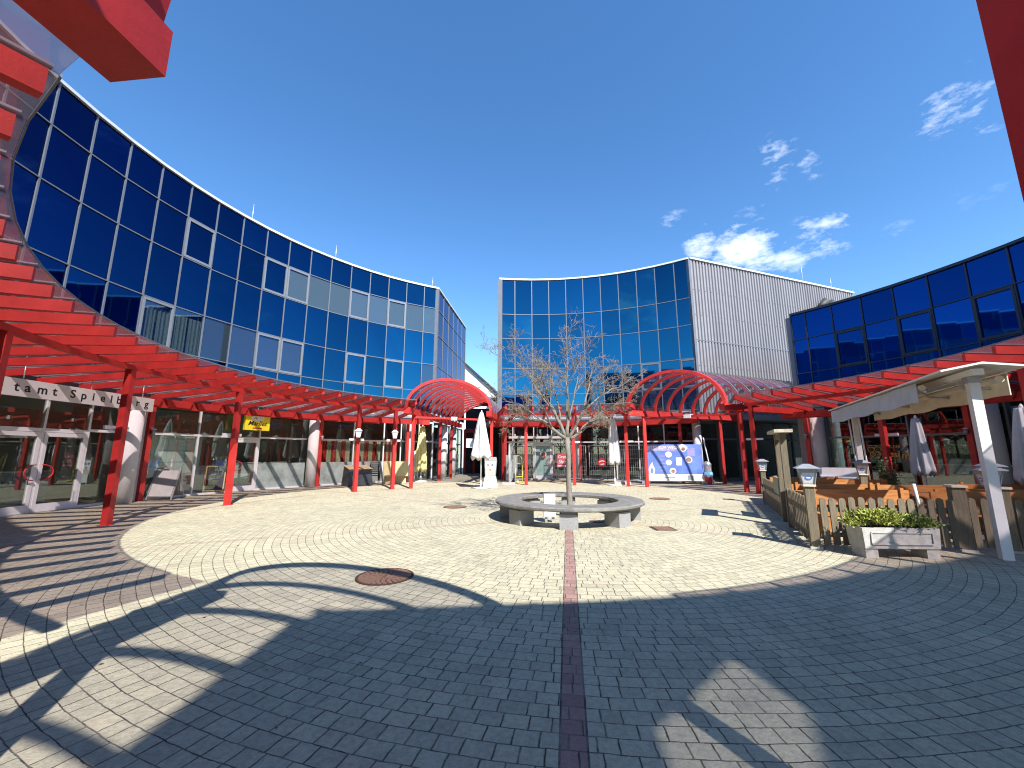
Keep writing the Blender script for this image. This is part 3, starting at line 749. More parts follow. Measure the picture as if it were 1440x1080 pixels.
# ------------------------------------------------------------------ barrel vaults
def vault(label, L0, R0, ax, n, sp, zf, b, over, tie, posts=True, pk=((),())):
    L0 = Vector((*L0,0)); R0 = Vector((*R0,0)); ax = Vector((*ax,0)).normalized(); Z = Vector((0,0,1))
    mid = (L0+R0)/2; hv = (R0-L0)/2
    V = thing('barrel_vault', label, 'canopy', mid, group='red barrel vault canopies over the passages')
    def P(q, k=0.0, s=1.0): return mid + hv*math.cos(q)*s + Z*(zf + b*math.sin(q)*s) + ax*k
    def ribmesh(w, h, name, mat, out0=0.0):
        mb = MB(); N = 28; vs = []
        for i in range(N+1):
            q = PI*(1-i/N); nrm = (hv.normalized()*math.cos(q)*b + Z*math.sin(q)*hv.length).normalized()
            p = P(q) - mid
            vs.append([p+nrm*out0-ax*w/2, p+nrm*out0+ax*w/2, p+nrm*(out0+h)+ax*w/2, p+nrm*(out0+h)-ax*w/2])
        for i in range(N):
            a, c = vs[i], vs[i+1]
            mb.hexa([a[0],c[0],c[1],a[1],a[3],c[3],c[2],a[2]])
        return mb.mesh(name, mat)
    r1 = ribmesh(.13, .13, 'front_arch', RED); r2 = ribmesh(.06, .10, 'rib', RED); r3 = ribmesh(.045, .02, 'cover_strip', ALU, .125)
    for i in range(n):
        o = link('front_arch' if i == 0 else 'rib', r1 if i == 0 else r2, V, ax*sp*i)
        if i: link('cover_strip', r3, o)
    gl = MB(); N = 24; Lg = sp*(n-1)
    for i in range(N):
        q0, q1 = PI*i/N, PI*(i+1)/N
        A, B = P(q0,0.02,1.0), P(q1,0.02,1.0)
        n0 = (hv.normalized()*math.cos(q0)*b + Z*math.sin(q0)*hv.length).normalized()*.112
        n1 = (hv.normalized()*math.cos(q1)*b + Z*math.sin(q1)*hv.length).normalized()*.112
        b0 = len(gl.v); e = ax*Lg
        gl.v += [tuple(A+n0), tuple(B+n1), tuple(B+n1+e), tuple(A+n0+e)]; gl.f.append((b0,b0+1,b0+2,b0+3))
    gl.smooth = True
    part('glazing', gl, VAULTGL, V)
    for s in (L0, R0):
        mb = MB(); side = Vector((ax.y,-ax.x,0)); a = s - ax*(.12 if posts else 0) + Z*(zf-.13); e = s + ax*(Lg+.1) + Z*(zf-.13)
        mb.beam(a, e, .30 if not posts else .26, .26); part('side_beam', mb, RED, V)
        if posts:
            for k in pk[0 if s is L0 else 1]:
                if k > Lg: continue
                q = s + ax*k; m2 = MB(); m2.box(q.x-.07,q.x+.07,q.y-.07,q.y+.07,0,zf-.262); part('post', m2, RED, V)
    if tie:
        a = L0 + ax*over + Z*(zf-.36); e = R0 + ax*over + Z*(zf-.36)
        mb = MB(); mb.beam(a, e, .08, .09); tb = part('tie_beam', mb, RED, V)
        q = (a+e)/2; mb = MB(); mb.obox(q, (e-a).normalized(), ax, Z, .14, .09, .08); link('lamp', mb.mesh('lamp', WHITE), tb)
    return V
vault('red barrel vault over the passage left of the white parasol', (-4.6,17.75), (-1.09,19.4), (.0976,.9952), 13, .85, 3.55, 1.32, .8, True, True, ((.8,5.4,8.0),(.8,5.4)))
vault('wide red barrel vault before the corrugated wall, above the blue banner', (5.5,19.0), (8.66,16.4), (.913,.407), 10, .85, 3.55, 1.55, .9, True, True, ((.9,6.06),(.9,)))
vault('near red vault overhead whose side beam ends at the top left corner', (-1.84,1.70), (1.6,.80), (-.0976,-.9952), 9, .85, 3.62, 1.55, .9, False, posts=False)

# ------------------------------------------------------------------ bench, tree, covers
bn = thing('ring_bench', 'round concrete bench on granite blocks encircling the bare tree', 'bench', (C[0],C[1],0))
mb = MB(); N = 72
prof = [(1.20,.36),(1.76,.36),(1.795,.385),(1.795,.425),(1.77,.45),(1.22,.45),(1.19,.43),(1.19,.385)]
for k in range(N):
    for r, z in prof:
        q = 2*PI*k/N; j = 1 + .004*math.sin(q*5+z*40)
        mb.v.append((r*j*math.cos(q), r*j*math.sin(q), z))
m_ = len(prof)
for k in range(N):
    for i in range(m_):
        a, b_ = k*m_+i, k*m_+(i+1) % m_; c_, d_ = ((k+1) % N)*m_+(i+1) % m_, ((k+1) % N)*m_+i
        mb.f.append((a, d_, c_, b_))
lpart('seat', mb, BENCHC, bn)
for k in range(8):
    a = 262.3+45*k
    mb = MB(); mb.rad((0,0), a, 1.28, 1.68, .38, 0, .31); mb.rad((0,0), a, 1.31, 1.64, .32, .31, .362); lpart('leg', mb, GRAN, bn)
bx = thing('junction_box', 'white metal box standing inside the ring bench beside the trunk', 'electric box', (.86,9.62,0))
mb = MB(); mb.box(-.13,.13,-.07,.07,.12,.62); lpart('cabinet', mb, WHITE, bx)
for q in (-.08,.08): lpart('foot', MB().box(q-.03,q+.03,-.03,.03,0,.12), STEEL, bx)
mb = MB(); mb.box(-.115,.115,-.078,-.07,.14,.6); lpart('door', mb, WHITEM, bx)

rng = random.Random(21)
tr = thing('bare_tree', 'leafless tree with pale bark and forked crown growing through the ring bench', 'tree', (1.42,10.3,0))
mb = MB()
tp = [(0,0,0),(.01,0,.25),(-.01,.01,.9),(.0,.0,1.5),(-.03,0,1.95)]
mb.tube(tp, [.105,.074,.064,.060,.066], 12)
lpart('trunk', mb, BARK, tr)
cr = MB(); tw = MB()
def curve(p0, p1, sag, n=6, wob=.05):
    pts = []
    for i in range(n+1):
        f = i/n; q = p0.lerp(p1, f) + Vector((0,0,sag*math.sin(PI*f)))
        if 0 < i < n: q += Vector((rng.uniform(-wob,wob), rng.uniform(-wob,wob), rng.uniform(-wob,wob)))
        pts.append(q)
    return pts
def grow(pts, r0, r1, lvl):
    n = len(pts); (cr if lvl < 2 else tw).tube(pts, [r0+(r1-r0)*i/(n-1) for i in range(n)], 7 if lvl == 0 else (5 if lvl < 2 else 4), cap=lvl < 2)
    if lvl >= 4 or (lvl == 3 and rng.random() < .35): return
    L = sum((pts[i+1]-pts[i]).length for i in range(n-1))
    cnt = {0: 7, 1: 4, 2: 4, 3: 2}[lvl]
    for k in range(cnt):
        f = rng.uniform(.3, 1.0) if lvl < 2 else rng.uniform(.15, 1.0)
        i = min(n-2, int(f*(n-1))); p = pts[i].lerp(pts[i+1], f*(n-1)-i); d = (pts[i+1]-pts[i]).normalized()
        side = Vector((rng.gauss(0,1), rng.gauss(0,1), rng.gauss(.25,.8))); side -= d*side.dot(d); side.normalize()
        nd = (d*rng.uniform(.5,.95) + side*rng.uniform(.5,1.0)); nd.normalize()
        ln = L*rng.uniform(.28,.55) if lvl < 2 else L*rng.uniform(.3,.62)
        ln = max(.08, ln)
        grow(curve(p, p+nd*ln, rng.uniform(-.06,.1)*ln, 4, .05*ln), max(.0036,(r0+(r1-r0)*f)*.55), .0030, lvl+1)
fork = Vector((-.03, 0, 1.90))
prim = [((-.42,.02,2.78), [(-1.32,-.5,3.80),(-1.12,.6,3.98),(-.45,.1,4.0),(-.75,-.7,3.6)]),
        ((.04,.12,2.95), [(.06,.5,4.42),(-.05,-.6,3.85),(.42,.3,4.05)]),
        ((.42,-.05,2.62), [(.95,-.6,3.65),(1.70,.1,3.50),(.75,.4,3.85)]),
        ((-.52,-.22,2.28), [(-1.66,.2,2.95),(-1.40,.3,2.42),(-.95,-.9,2.95)]),
        ((.50,.25,2.22), [(1.15,.7,2.75),(.95,-.5,2.30),(1.35,.2,2.85)])]
for k, (j, tips) in enumerate(prim):
    j = Vector(j); st_ = fork + Vector((rng.uniform(-.02,.02), rng.uniform(-.02,.02), rng.uniform(-.10,.06)))
    lp = curve(st_, j, -.04 if k > 2 else .02, 5, .025)
    cr.tube(lp, [.050-.018*i/5 for i in range(6)], 9)
    for (x, y, z) in tips:
        i0 = rng.choice((2,3,4,5)); b_ = lp[i0]
        e = Vector((x, y, z)); m1 = b_.lerp(e, .45) + Vector((rng.uniform(-.08,.08), rng.uniform(-.08,.08), rng.uniform(-.02,.12)))
        pts = curve(b_, m1, .03, 3, .03) + curve(m1, e, rng.uniform(-.05,.08), 4, .05)[1:]
        grow(pts, .027, .006, 0)
o = lpart('crown', cr, BARK, tr)
link('twigs', tw.mesh('twigs', TWIG), o)

def cover(name, x, y, r, label, sq=False):
    t_ = thing(name, label, 'drain cover', (x,y,0), 0, 'rusty iron covers in the paving')
    mb = MB()
    if sq:
        mb.box(-r,r,-r,r,.001,.010)
        o = lpart('frame', mb, RUST, t_)
        m2 = MB()
        for k in range(9): m2.box(-r+.05+k*(2*r-.14)/8, -r+.09+k*(2*r-.14)/8, -r+.04, r-.04, .010, .016)
        lpart('grate', m2, RUSTL, t_); return
    mb.lathe([(r,.001),(r,.012),(r*.94,.014),(r*.93,.006),(.01,.006)], 40); lpart('frame', mb, RUST, t_)
    m2 = MB()
    for ri in range(1, 6):
        rr = r*.9*ri/5.6; nn_ = 6*ri
        for k in range(nn_):
            a = 360*k/nn_ + ri*7; m2.rad((0,0), a, rr-.025*r/.36, rr+.035*r/.36, .045*r/.36, .005, .013)
    lpart('lid', m2, RUSTL, t_)
cover('manhole_cover', -1.62, 5.48, .36, 'large rusty round cover in the near paving, on the shadow edge')
cover('manhole_cover', -1.67, 12.26, .34, 'rusty round cover in the sunlit paving left of the ring bench')
cover('manhole_cover', 5.11, 14.41, .34, 'rusty round cover far right behind the ring bench')
cover('manhole_cover', 1.95, 9.7, .17, 'small round cover under the ring bench')
cover('drain_grate', 3.15, 8.81, .22, 'rusty square grate right of the ring bench', True)

# ------------------------------------------------------------------ parasols
def parasol(label, x, y, top, bot, rtop, rbot, mat, base='plate', lean=0.0, seed=0):
    T = thing('closed_parasol', label, 'parasol', (x,y,0), R_(seed*37))
    if lean: T.rotation_euler = (0, R_(lean), 0)
    r = random.Random(seed); ph = [r.uniform(0,6) for _ in range(4)]
    mb = MB(); prof = []
    N = 16
    for i in range(N+1):
        f = i/N; z = top - (top-bot)*f
        rad = rtop + (rbot-rtop)*(f**.8)
        if f > .86: rad *= 1 + .12*math.sin((f-.86)*30)
        prof.append((rad, z))
    prof.append((rbot*.55, bot+.12)); prof.append((.03, bot+.25))
    def wob(t, f): return 1 + .24*math.sin(8*t+ph[0]+f*1.6)*min(1,f*3) + .14*math.sin(3*t+ph[1]+f*2.5) + .07*math.sin(13*t+ph[2])
    mb.lathe(list(reversed(prof)), 64, wob)
    # ragged hem
    for i, v in enumerate(mb.v):
        f = (top - v[2])/(top-bot)
        if f > .8:
            t = math.atan2(v[1], v[0]); mb.v[i] = (v[0], v[1], v[2] - (f-.8)*.7*math.sin(5*t+ph[3])*(top-bot)*.25)
    mb.smooth = True
    lpart('canopy', mb, mat, T)
    m2 = MB(); m2.cyl(0,0,.0,top+.03,.024,n=12); lpart('pole', m2, WHITEM, T)
    m3 = MB(); m3.lathe([(.03,top-.02),(.035,top+.04),(.012,top+.09)],12); lpart('finial', m3, WHITEM, T)
    m4 = MB()
    if base == 'plate': m4.box(-.32,.32,-.32,.32,.005,.06); m4.cyl(0,0,.06,.35,.035,n=12)
    else: m4.lathe([(.34,.005),(.33,.05),(.1,.1),(.045,.32)], 24)
    lpart('base', m4, WHITE, T)
    return T
parasol('tall folded white parasol at the mouth of the left passage', -1.4, 18.56, 3.42, 1.3, .05, .40, CANVW, seed=1)
parasol('folded white parasol before the mesh fence, left of the blue banner', 5.02, 20.17, 3.3, 1.05, .12, .27, CANVW, seed=2)
parasol('folded yellow parasol by the shop corner below the left vault', -5.05, 22.9, 3.05, .62, .1, .30, CANVY, 'round', seed=3)
parasol('folded grey parasol leaning before the cafe window', 11.7, 11.7, 2.55, .95, .07, .21, CANVG, seed=4, lean=0)
parasol('folded grey parasol at the far right edge behind the terrace lanterns', 11.35, 8.95, 2.55, .9, .09, .24, CANVG, seed=5)

# ------------------------------------------------------------------ signs and boards
def frame_at(a, c, R, z):
    r = pol((0,0),1,a); return pol(c,R,a,z), Vector((math.sin(R_(a)), -math.cos(R_(a)), 0)), -r    # pos, right, towards viewer
Zv = Vector((0,0,1))
# long white sign
pa = pol(CL, 13.4, 189.3, 0); pb = pol(CL, 13.4, 172.7, 0); d = (pb-pa).normalized(); nrm = Vector((d.y,-d.x,0))
if nrm.dot(Vector((C[0],C[1],0))-pa) < 0: nrm = -nrm
SG = thing('name_sign', 'long white sign with widely spaced black letters above the left glass doors', 'sign', (pa+pb)/2 + Zv*2.83)
mb = MB(); q = (pa+pb)/2; mb.obox((q.x,q.y,3.03), d, nrm, (0,0,1), (pb-pa).length/2, .03, .20); part('board', mb, WHITE, SG)
for f in (.1,.5,.9): q = pa.lerp(pb,f) - nrm*.01; part('hanger', MB().tube([q+Zv*3.2, q+Zv*3.6], .012, 6), STEEL, SG)
L_ = (pb-pa).length
for ch, f in [('t',.068),('a',.124),('m',.202),('t',.271),('S',.38),('p',.45),('i',.514),('e',.581),('l',.643),('b',.702),('e',.782),('r',.856),('g',.934)]:
    q = pa + d*(L_*f) + nrm*.031 + Zv*2.95
    text(ch, BLKT, SG, q, d, Zv, .29, align='CENTER', bold=.005, name='letter')
# yellow sign
p, rt, nv = frame_at(154.3, CL, 14.15, 2.86)
YS = thing('yellow_sign', 'square yellow shop sign with white emblem, hung above the cafe door at left', 'sign', p)
mb = MB(); mb.obox(p, rt, nv, Zv, .52, .06, .36); part('box', mb, YELL, YS)
mb = MB(); mb.poly([(.25*math.cos(2*PI*k/24)*(1+.12*math.sin(4*PI*k/24+1)), .14*math.sin(2*PI*k/24)) for k in range(24)], lambda u,v,w_: p+rt*(u-.02)+Zv*(v+.15)+nv*(.061+w_), .006); part('emblem', mb, WHT, YS)
text('Mu', BLKT, YS, p+rt*-.18+Zv*.10+nv*.069, rt, Zv, .12, shear=.3)
text('Marlies', BLKT, YS, p+rt*-.02+Zv*-.16+nv*.063, rt, Zv, .27, shear=.35, align='CENTER', bold=.004)
mb = MB(); mb.obox(p+Zv*-.27+nv*.063, rt, nv, Zv, .2, .004, .025); part('red_line', mb, REDT, YS)
for s in (-.4,0,.4): q = p+rt*s+Zv*.5; part('hanger', MB().tube([q-Zv*.14, q+Zv*.1], .008, 6), STEEL, YS)
# A boards
def aboard(label, x, y, rz_, w_, h, face, frame):
    T = thing('pavement_board', label, 'board', (x,y,0), rz_)
    sp = .32
    for s, nm in ((-1,'front_panel'),(1,'rear_panel')):
        mb = MB(); ey = Vector((0, -s*sp, h)).normalized(); nx = Vector((1,0,0)); nz_ = nx.cross(ey)
        c_ = Vector((0, s*sp/2, h/2+.04)); mb.obox(c_, nx, ey, nz_, w_/2-.03, h/2-.06, .008); lpart(nm, mb, face, T)
    mb = MB()
    for s in (-1,1):
        for xx in (-w_/2, w_/2): mb.beam((xx, s*sp, 0), (xx, 0, h+.05), .035, .03)
        mb.beam((-w_/2, s*sp*.9, h*.1+.02), (w_/2, s*sp*.9, h*.1+.02), .03, .035); 
    mb.beam((-w_/2, 0, h+.04), (w_/2, 0, h+.04), .035, .05)
    lpart('frame', mb, frame, T)
    return T
aboard('blank grey pavement board before the notice window at left', -11.9, 14.3, R_(8), .75, 1.0, pm('blank_board_face', (.40,.40,.37), .6, var=.12, scale=5), STEEL)
aboard('black chalkboard stand with pale wooden frame, by the red post', -11.8, 16.45, R_(30), .62, 1.0, CHALK, CARD)
# notices behind the window
p, rt, nv = frame_at(166.3, CL, 15.0, 0)
NB = thing('notice_board', 'pale board covered with pinned sheets behind the left shop window', 'notice board', p)
mb = MB(); mb.obox(p+rt*.15+Zv*1.45, rt, nv, Zv, 1.45, .02, .72); part('board', mb, pm('notice_board_face', (.56,.63,.60), .8, var=.08), NB)
for k in range(4):
    for l in range(3):
        mb = MB(); mb.obox(p+rt*(.18+k*.32)+Zv*(1.02+l*.42)+nv*.03, rt, nv, Zv, .145, .004, .19); part('sheet', mb, PAPER, NB)
for l in range(3):
    mb = MB(); mb.obox(p+rt*-1.05+Zv*(1.02+l*.42)+nv*.03, rt, nv, Zv, .12, .004, .17); part('sheet', mb, PAPER, NB)
mb = MB(); mb.obox(p+rt*-.45+Zv*1.55+nv*.04, rt, nv, Zv, .22, .004, .42); po = part('poster', mb, PAPER, NB)
mb = MB(); mb.obox(p+rt*-.45+Zv*1.73+nv*.046, rt, nv, Zv, .17, .003, .17); part('poster_photo', mb, FACE, NB)
mb = MB(); mb.obox(p+rt*-.45+Zv*1.30+nv*.046, rt, nv, Zv, .19, .003, .16); part('poster_text_field', mb, BLUEL, NB)
# striped curtains in the shop
for (a0, a1, lb) in ((141.2,134.8,'red and beige striped curtain in the shop window right of the yellow sign'),(134.4,128.4,'red and beige striped curtain behind the stacked black furniture'),(128.0,124.8,'red curtain behind the leaning beige boards')):
    T = thing('shop_curtain', lb, 'curtain', pol(CL,14.95,(a0+a1)/2,0), group='striped shop curtains')
    n = 7
    for k in range(n):
        mb = MB(); A, B = a0+(a1-a0)*k/n, a0+(a1-a0)*(k+1)/n; mm = 8
        for i in range(mm):
            f0, f1 = i/mm, (i+1)/mm; r0 = 14.95+.03*math.sin(i*1.57+k); r1_ = 14.95+.03*math.sin((i+1)*1.57+k); b0 = len(mb.v)
            mb.v += [tuple(pol(CL,r0,A+(B-A)*f0,.1)), tuple(pol(CL,r1_,A+(B-A)*f1,.1)), tuple(pol(CL,r1_,A+(B-A)*f1,2.2)), tuple(pol(CL,r0,A+(B-A)*f0,2.2))]
            mb.f.append((b0,b0+1,b0+2,b0+3))
        part('curtain_panel', mb, CURTR if k % 2 == 1 else CURTB, T)
# potted plant silhouettes and counters inside
def counter(a, c, R, label, w_, h, mat):
    p, rt, nv = frame_at(a, c, R, 0)
    T = thing('shop_counter', label, 'counter', p); mb = MB(); mb.obox(p+Zv*h/2, rt, nv, Zv, w_/2, .3, h/2); part('body', mb, mat, T)
    mb = MB(); mb.obox(p+Zv*(h+.02), rt, nv, Zv, w_/2+.04, .34, .02); part('worktop', mb, WHITE, T)
counter(158.8, CL, 16.0, 'pale counter inside the shop behind the chalkboard', 1.3, 1.0, PLAST)
counter(148.5, CL, 16.6, 'white counter inside the shop with the frosted window', 2.4, 1.1, PLAST)
counter(177.5, CL, 16.6, 'counter inside behind the left glass doors', 2.2, 1.0, GREY)
counter(16.5, C, 16.4, 'cafe counter inside the terrace window', 3.0, 1.1, GREY)

# blue banner on fence
ba = Vector((7.05,21.45,0)); bb = Vector((9.75,21.0,0)); bd = (bb-ba).normalized(); bnv = Vector((bd.y,-bd.x,0)); 
if bnv.y > 0: bnv = -bnv
BN = thing('banner', 'blue and white advertising banner on a mesh fence below the wide vault', 'banner', (ba+bb)/2)
W_ = (bb-ba).length
def bp(u, v, w_=0): return ba + bd*(W_*u) + Zv*(.16+1.85*v) + bnv*w_
mb = MB(); mb.poly([(0,.19),(1,.19),(1,1),(0,1)], bp, .012); part('blue_field', mb, BANB, BN)
mb = MB(); mb.poly([(0,0),(1,0),(1,.186),(0,.186)], bp, .012); part('white_field', mb, WHT, BN)
mb = MB(); mb.poly([(.0,.82),(.55,.82),(.55,.97),(.0,.97)], lambda u,v,w_: bp(u,v,.013+w_), .002); part('title_field', mb, BANP, BN)
mb = MB(); mb.poly([(.74,.68),(.87,.68),(.87,.9),(.74,.9)], lambda u,v,w_: bp(u,v,.013+w_), .002); part('violet_field', mb, BANP, BN)
text('JETZT ZUM WECHSELN', WHT, BN, bp(.02,.88,.016), bd, Zv, .19, bold=.004)
text('wir beraten Sie gerne vor Ort', WHT, BN, bp(.02,.835,.016), bd, Zv, .11)
mb = MB()
for (u, v, r) in ((.66,.9,.075),(.40,.72,.06),(.395,.50,.055),(.755,.58,.065),(.46,.27,.06)):
    mb.poly([(u+r*math.cos(2*PI*k/24)*1.0, v+r*1.4*math.sin(2*PI*k/24)) for k in range(24)], lambda a,b,w_: bp(a,b,.014+w_), .002)
part('round_pictures', mb, WHT, BN)
mb = MB()
for (u, v, r) in ((.67,.87,.035),(.755,.58,.045),(.465,.26,.035)):
    mb.poly([(u+r*math.cos(2*PI*k/16), v+r*1.4*math.sin(2*PI*k/16)) for k in range(16)], lambda a,b,w_: bp(a,b,.018+w_), .002)
part('picture_motifs', mb, FACE, BN)
mb = MB(); mb.poly([(.03,.2),(.02,.3),(.05,.42),(.10,.52),(.11,.42),(.14,.32),(.13,.2),(.08,.16)], lambda a,b,w_: bp(a,b,.014+w_), .003); part('flame_emblem', mb, WHT, BN)
mb = MB(); mb.poly([(.06,.2),(.055,.27),(.085,.37),(.11,.27),(.10,.2)], lambda a,b,w_: bp(a,b,.018+w_), .003); part('flame_core', mb, BANB, BN)
mb = MB(); mb.poly([(.53,.42),(.63,.42),(.63,.64),(.53,.64)], lambda a,b,w_: bp(a,b,.014+w_), .003); part('white_panel', mb, WHT, BN)
for k in range(5):
    mb = MB(); mb.poly([(.22,.66-.1*k),(.33,.66-.1*k),(.33,.69-.1*k),(.22,.69-.1*k)], lambda a,b,w_: bp(a,b,.014+w_), .002); part('text_line', mb, BANP, BN)
mb = MB(); mb.poly([(.3,.08),(.5,.08),(.5,.1),(.3,.1)], lambda a,b,w_: bp(a,b,.014+w_), .002); mb.poly([(.72,.02),(.82,.02),(.82,.15),(.72,.15)], lambda a,b,w_: bp(a,b,.014+w_), .002); part('small_print', mb, GREY, BN)

# mesh fence panels
def mesh_panel(label, p0, p1, h=2.0):
    p0 = Vector((*p0,0)); p1 = Vector((*p1,0)); d_ = (p1-p0); L = d_.length; u = d_.normalized()
    T = thing('mesh_fence', label, 'fence', (p0+p1)/2, group='galvanised mesh fence panels before the central shops')
    mb = MB()
    for q in (p0,p1): mb.tube([q+Zv*.03, q+Zv*h], .021, 8)
    for z in (.12, h-.02): mb.tube([p0+Zv*z, p1+Zv*z], .019, 8)
    part('frame', mb, STEEL, T)
    m2 = MB(); n = max(2,int(L/.11))
    for k in range(1,n): q = p0+u*L*k/n; m2.beam(q+Zv*.13, q+Zv*(h-.03), .009, .009, up=(1,0,0))
    for k in range(1,8): z = .12+(h-.14)*k/8; m2.beam(p0+Zv*z, p1+Zv*z, .010, .010)
    part('wire_mesh', m2, STEEL, T)
    for q in (p0,p1):
        m3 = MB(); side = Vector((u.y,-u.x,0)); m3.obox(q+Zv*.065, side, u, Zv, .32, .11, .06); part('foot_block', m3, CONC, T)
mesh_panel('mesh fence panel left of the mint door', (-.05,23.95), (1.35,24.0))
mesh_panel('mesh fence panel right of the mint door, with the red poster', (2.45,24.0), (4.3,23.85))
mesh_panel('mesh fence panel with the round red sign', (4.45,23.6), (6.3,23.0))
mesh_panel('mesh fence panel between folded parasol and blue banner', (5.75,22.2), (6.95,21.6))
mesh_panel('mesh fence panel carrying the blue banner', (7.05,21.52), (9.75,21.07))
mesh_panel('short mesh fence panel turned edge on, by the first post of the short pergola', (-.15,20.7), (.05,22.6))
p = Vector((2.95,23.93,1.15)); T = thing('red_poster', 'red and white shop poster on the mesh fence beside the mint door', 'poster', p)
mb = MB(); mb.box(p.x-.34,p.x+.34,p.y-.05,p.y-.04,.75,1.55); part('sheet', mb, pm('poster_red', (.60,.10,.12), .6, var=.3, scale=6), T)
text('Grand', WHT, T, (p.x-.28,p.y-.054,1.27), (1,0,0), Zv, .24, bold=.004); text('Shop', WHT, T, (p.x-.26,p.y-.054,.98), (1,0,0), Zv, .29, shear=.2, bold=.006)
mb = MB(); mb.box(p.x-.3,p.x+.3,p.y-.056,p.y-.051,.8,.87); part('white_line', mb, WHT, T)
T = thing('round_sign', 'round red sign with white mark on the mesh fence', 'sign', (5.1,23.3,1.05))
cc_ = Vector((5.1,23.3,1.05)); fx = Vector((.95,-.31,0)); fn = Vector((-.31,-.95,0))
mb = MB(); mb.poly([(.24*math.cos(2*PI*k/32), .24*math.sin(2*PI*k/32)) for k in range(32)], lambda u,v,w_: cc_+fx*u+Zv*v+fn*(.03+w_), .012); part('disc', mb, REDT, T)
mb = MB(); mb.poly([(-.16,-.02),(.02,.05),(.14,.02),(.16,.07),(.04,.12),(-.14,.07)], lambda u,v,w_: cc_+fx*u+Zv*v+fn*(.043+w_), .004)
mb.poly([(-.15,-.10),(.1,-.06),(.15,-.1),(.02,-.15)], lambda u,v,w_: cc_+fx*u+Zv*v+fn*(.043+w_), .004); part('mark', mb, WHT, T)
# door balloon sign, lighting rail
p, rt, nv = frame_at(88, C, 14.66, 0)
T = thing('door_wreath', 'round red and white decoration hanging on the mint door', 'decoration', p+Zv*1.5)
mb = MB(); mb.tube([p+rt*.16*math.cos(q*PI/10)+Zv*(1.5+.16*math.sin(q*PI/10))+nv*.02 for q in range(21)], .045, 8); part('ring', mb, WHITE, T)
mb = MB(); mb.obox(p+Zv*1.42+nv*.05, rt, nv, Zv, .12, .03, .06); part('bow', mb, REDT, T)
T = thing('lighting_rail', 'white lighting rail on thin rods above the mint door', 'light rail', pol(C,14.0,88,2.5))
mb = MB(); mb.chord(C, 14.0, 14.08, 96.5, 81, 2.42, 2.56); part('rail', mb, WHITE, T)
for a in (95,92,89.5,87,84,82):
    mb = MB(); q = pol(C,14.04,a,2.56); mb.tube([q, Vector((q.x,q.y,3.3))], .012, 6); part('rod', mb, WHITE, T)
    mb = MB(); mb.lathe([(.05,2.565),(.06,2.64),(.03,2.70)],12,None,q.x,q.y); part('spotlight', mb, WHITE, T)

# stele
T = thing('menu_stele', 'white menu stand with framed pictures beside the tall white parasol', 'menu stand', (-1.0,19.2,0), R_(-6))
mb = MB(); mb.hexa([(-.33,-.2,0),(.33,-.2,0),(.33,.2,0),(-.33,.2,0),(-.24,-.12,.5),(.24,-.12,.5),(.24,.12,.5),(-.24,.12,.5)]); lpart('base', mb, WHITE, T)
mb = MB(); mb.poly([(-.24,.5),(.24,.5),(.30,1.2),(.27,1.38),(-.27,1.38),(-.30,1.2)], lambda u,v,w_: Vector((u,-.06+w_,v)), .1); lpart('panel', mb, STEEL, T)
mb = MB(); mb.poly([(-.20,.56),(.20,.56),(.25,1.18),(-.25,1.18)], lambda u,v,w_: Vector((u,-.066+w_,v)), .005); lpart('card', mb, PAPER, T)
for (u, v, m_) in ((-.1,1.02,FACE),(.1,1.02,BLUEL),(0,.8,FACE),(-.08,.65,CARD),(.09,.66,CARD)):
    mb = MB(); mb.box(u-.055,u+.055,-.072,-.068,v-.06,v+.06); lpart('picture', mb, m_, T)
# hand truck
T = thing('hand_truck', 'yellow hand truck parked by the mesh fence', 'hand truck', (.38,22.3,0), R_(20))
mb = MB()
for s in (-.2,.2): mb.tube([(s,-.02,.08),(s,0,.6),(s,.06,1.25),(s*.6,.12,1.42)], .022, 8)
for z in (.3,1.0): mb.tube([(-.2,.01,z),(.2,.01,z)], .016, 8)
mb.tube([(-.12,.12,1.42),(.12,.12,1.42)], .02, 8); lpart('frame', mb, HTY, T)
mb = MB(); mb.box(-.24,.24,-.28,-.02,.03,.05); lpart('toe_plate', mb, HTY, T)
for s in (-.27,.27):
    mb = MB(); mb.tube([(s-.03,.1,.12),(s+.03,.1,.12)], .12, 18); lpart('wheel', mb, BLACK, T)
# leaning pale door panel behind it
solo('plastic_sheet', MB().obox((-.02,23.5,.75), (1,0,0), (0,.98,.17), (0,-.17,.98), .33, .02, .72), pm('pale_green_panel', (.45,.52,.50), .5, var=.2), 'pale green panel leaning behind the hand truck', 'panel')
# bin and hydrant set by the banner
T = thing('waste_bin', 'grey waste bin with blue bag and red bucket beside the blue banner', 'bin', (9.95,20.95,0))
mb = MB(); mb.lathe([(.16,0),(.19,.38),(.0,.38)][:2]+[(.18,.40)],20); lpart('bucket', mb, REDT, T)
mb = MB(); mb.lathe([(.2,.40),(.23,.5),(.2,.62)],20, lambda t_,f: 1+.08*math.sin(5*t_+f*4)); lpart('bag', mb, pm('blue_bag', (.18,.42,.62), .5, var=.2), T)
mb = MB(); mb.lathe([(.17,.62),(.18,.95),(.2,1.0),(.12,1.12),(.05,1.15)],20); lpart('lid', mb, STEEL, T)
solo('leaning_pole', MB().tube([(10.1,20.75,0),(9.85,20.95,2.35)], .03, 8), WHITE, 'white pole leaning on the red post beside the waste bin', 'pole')
# kerb stones near banner
for (x, y, lb) in ((5.6,21.0,'loose pale kerb block left of the blue banner'),(4.2,22.4,'loose pale kerb block below the mesh fence with the round sign')):
    solo('kerb_block', MB().box(x-.4,x+.4,y-.12,y+.12,0,.14), CONC, lb, 'block')

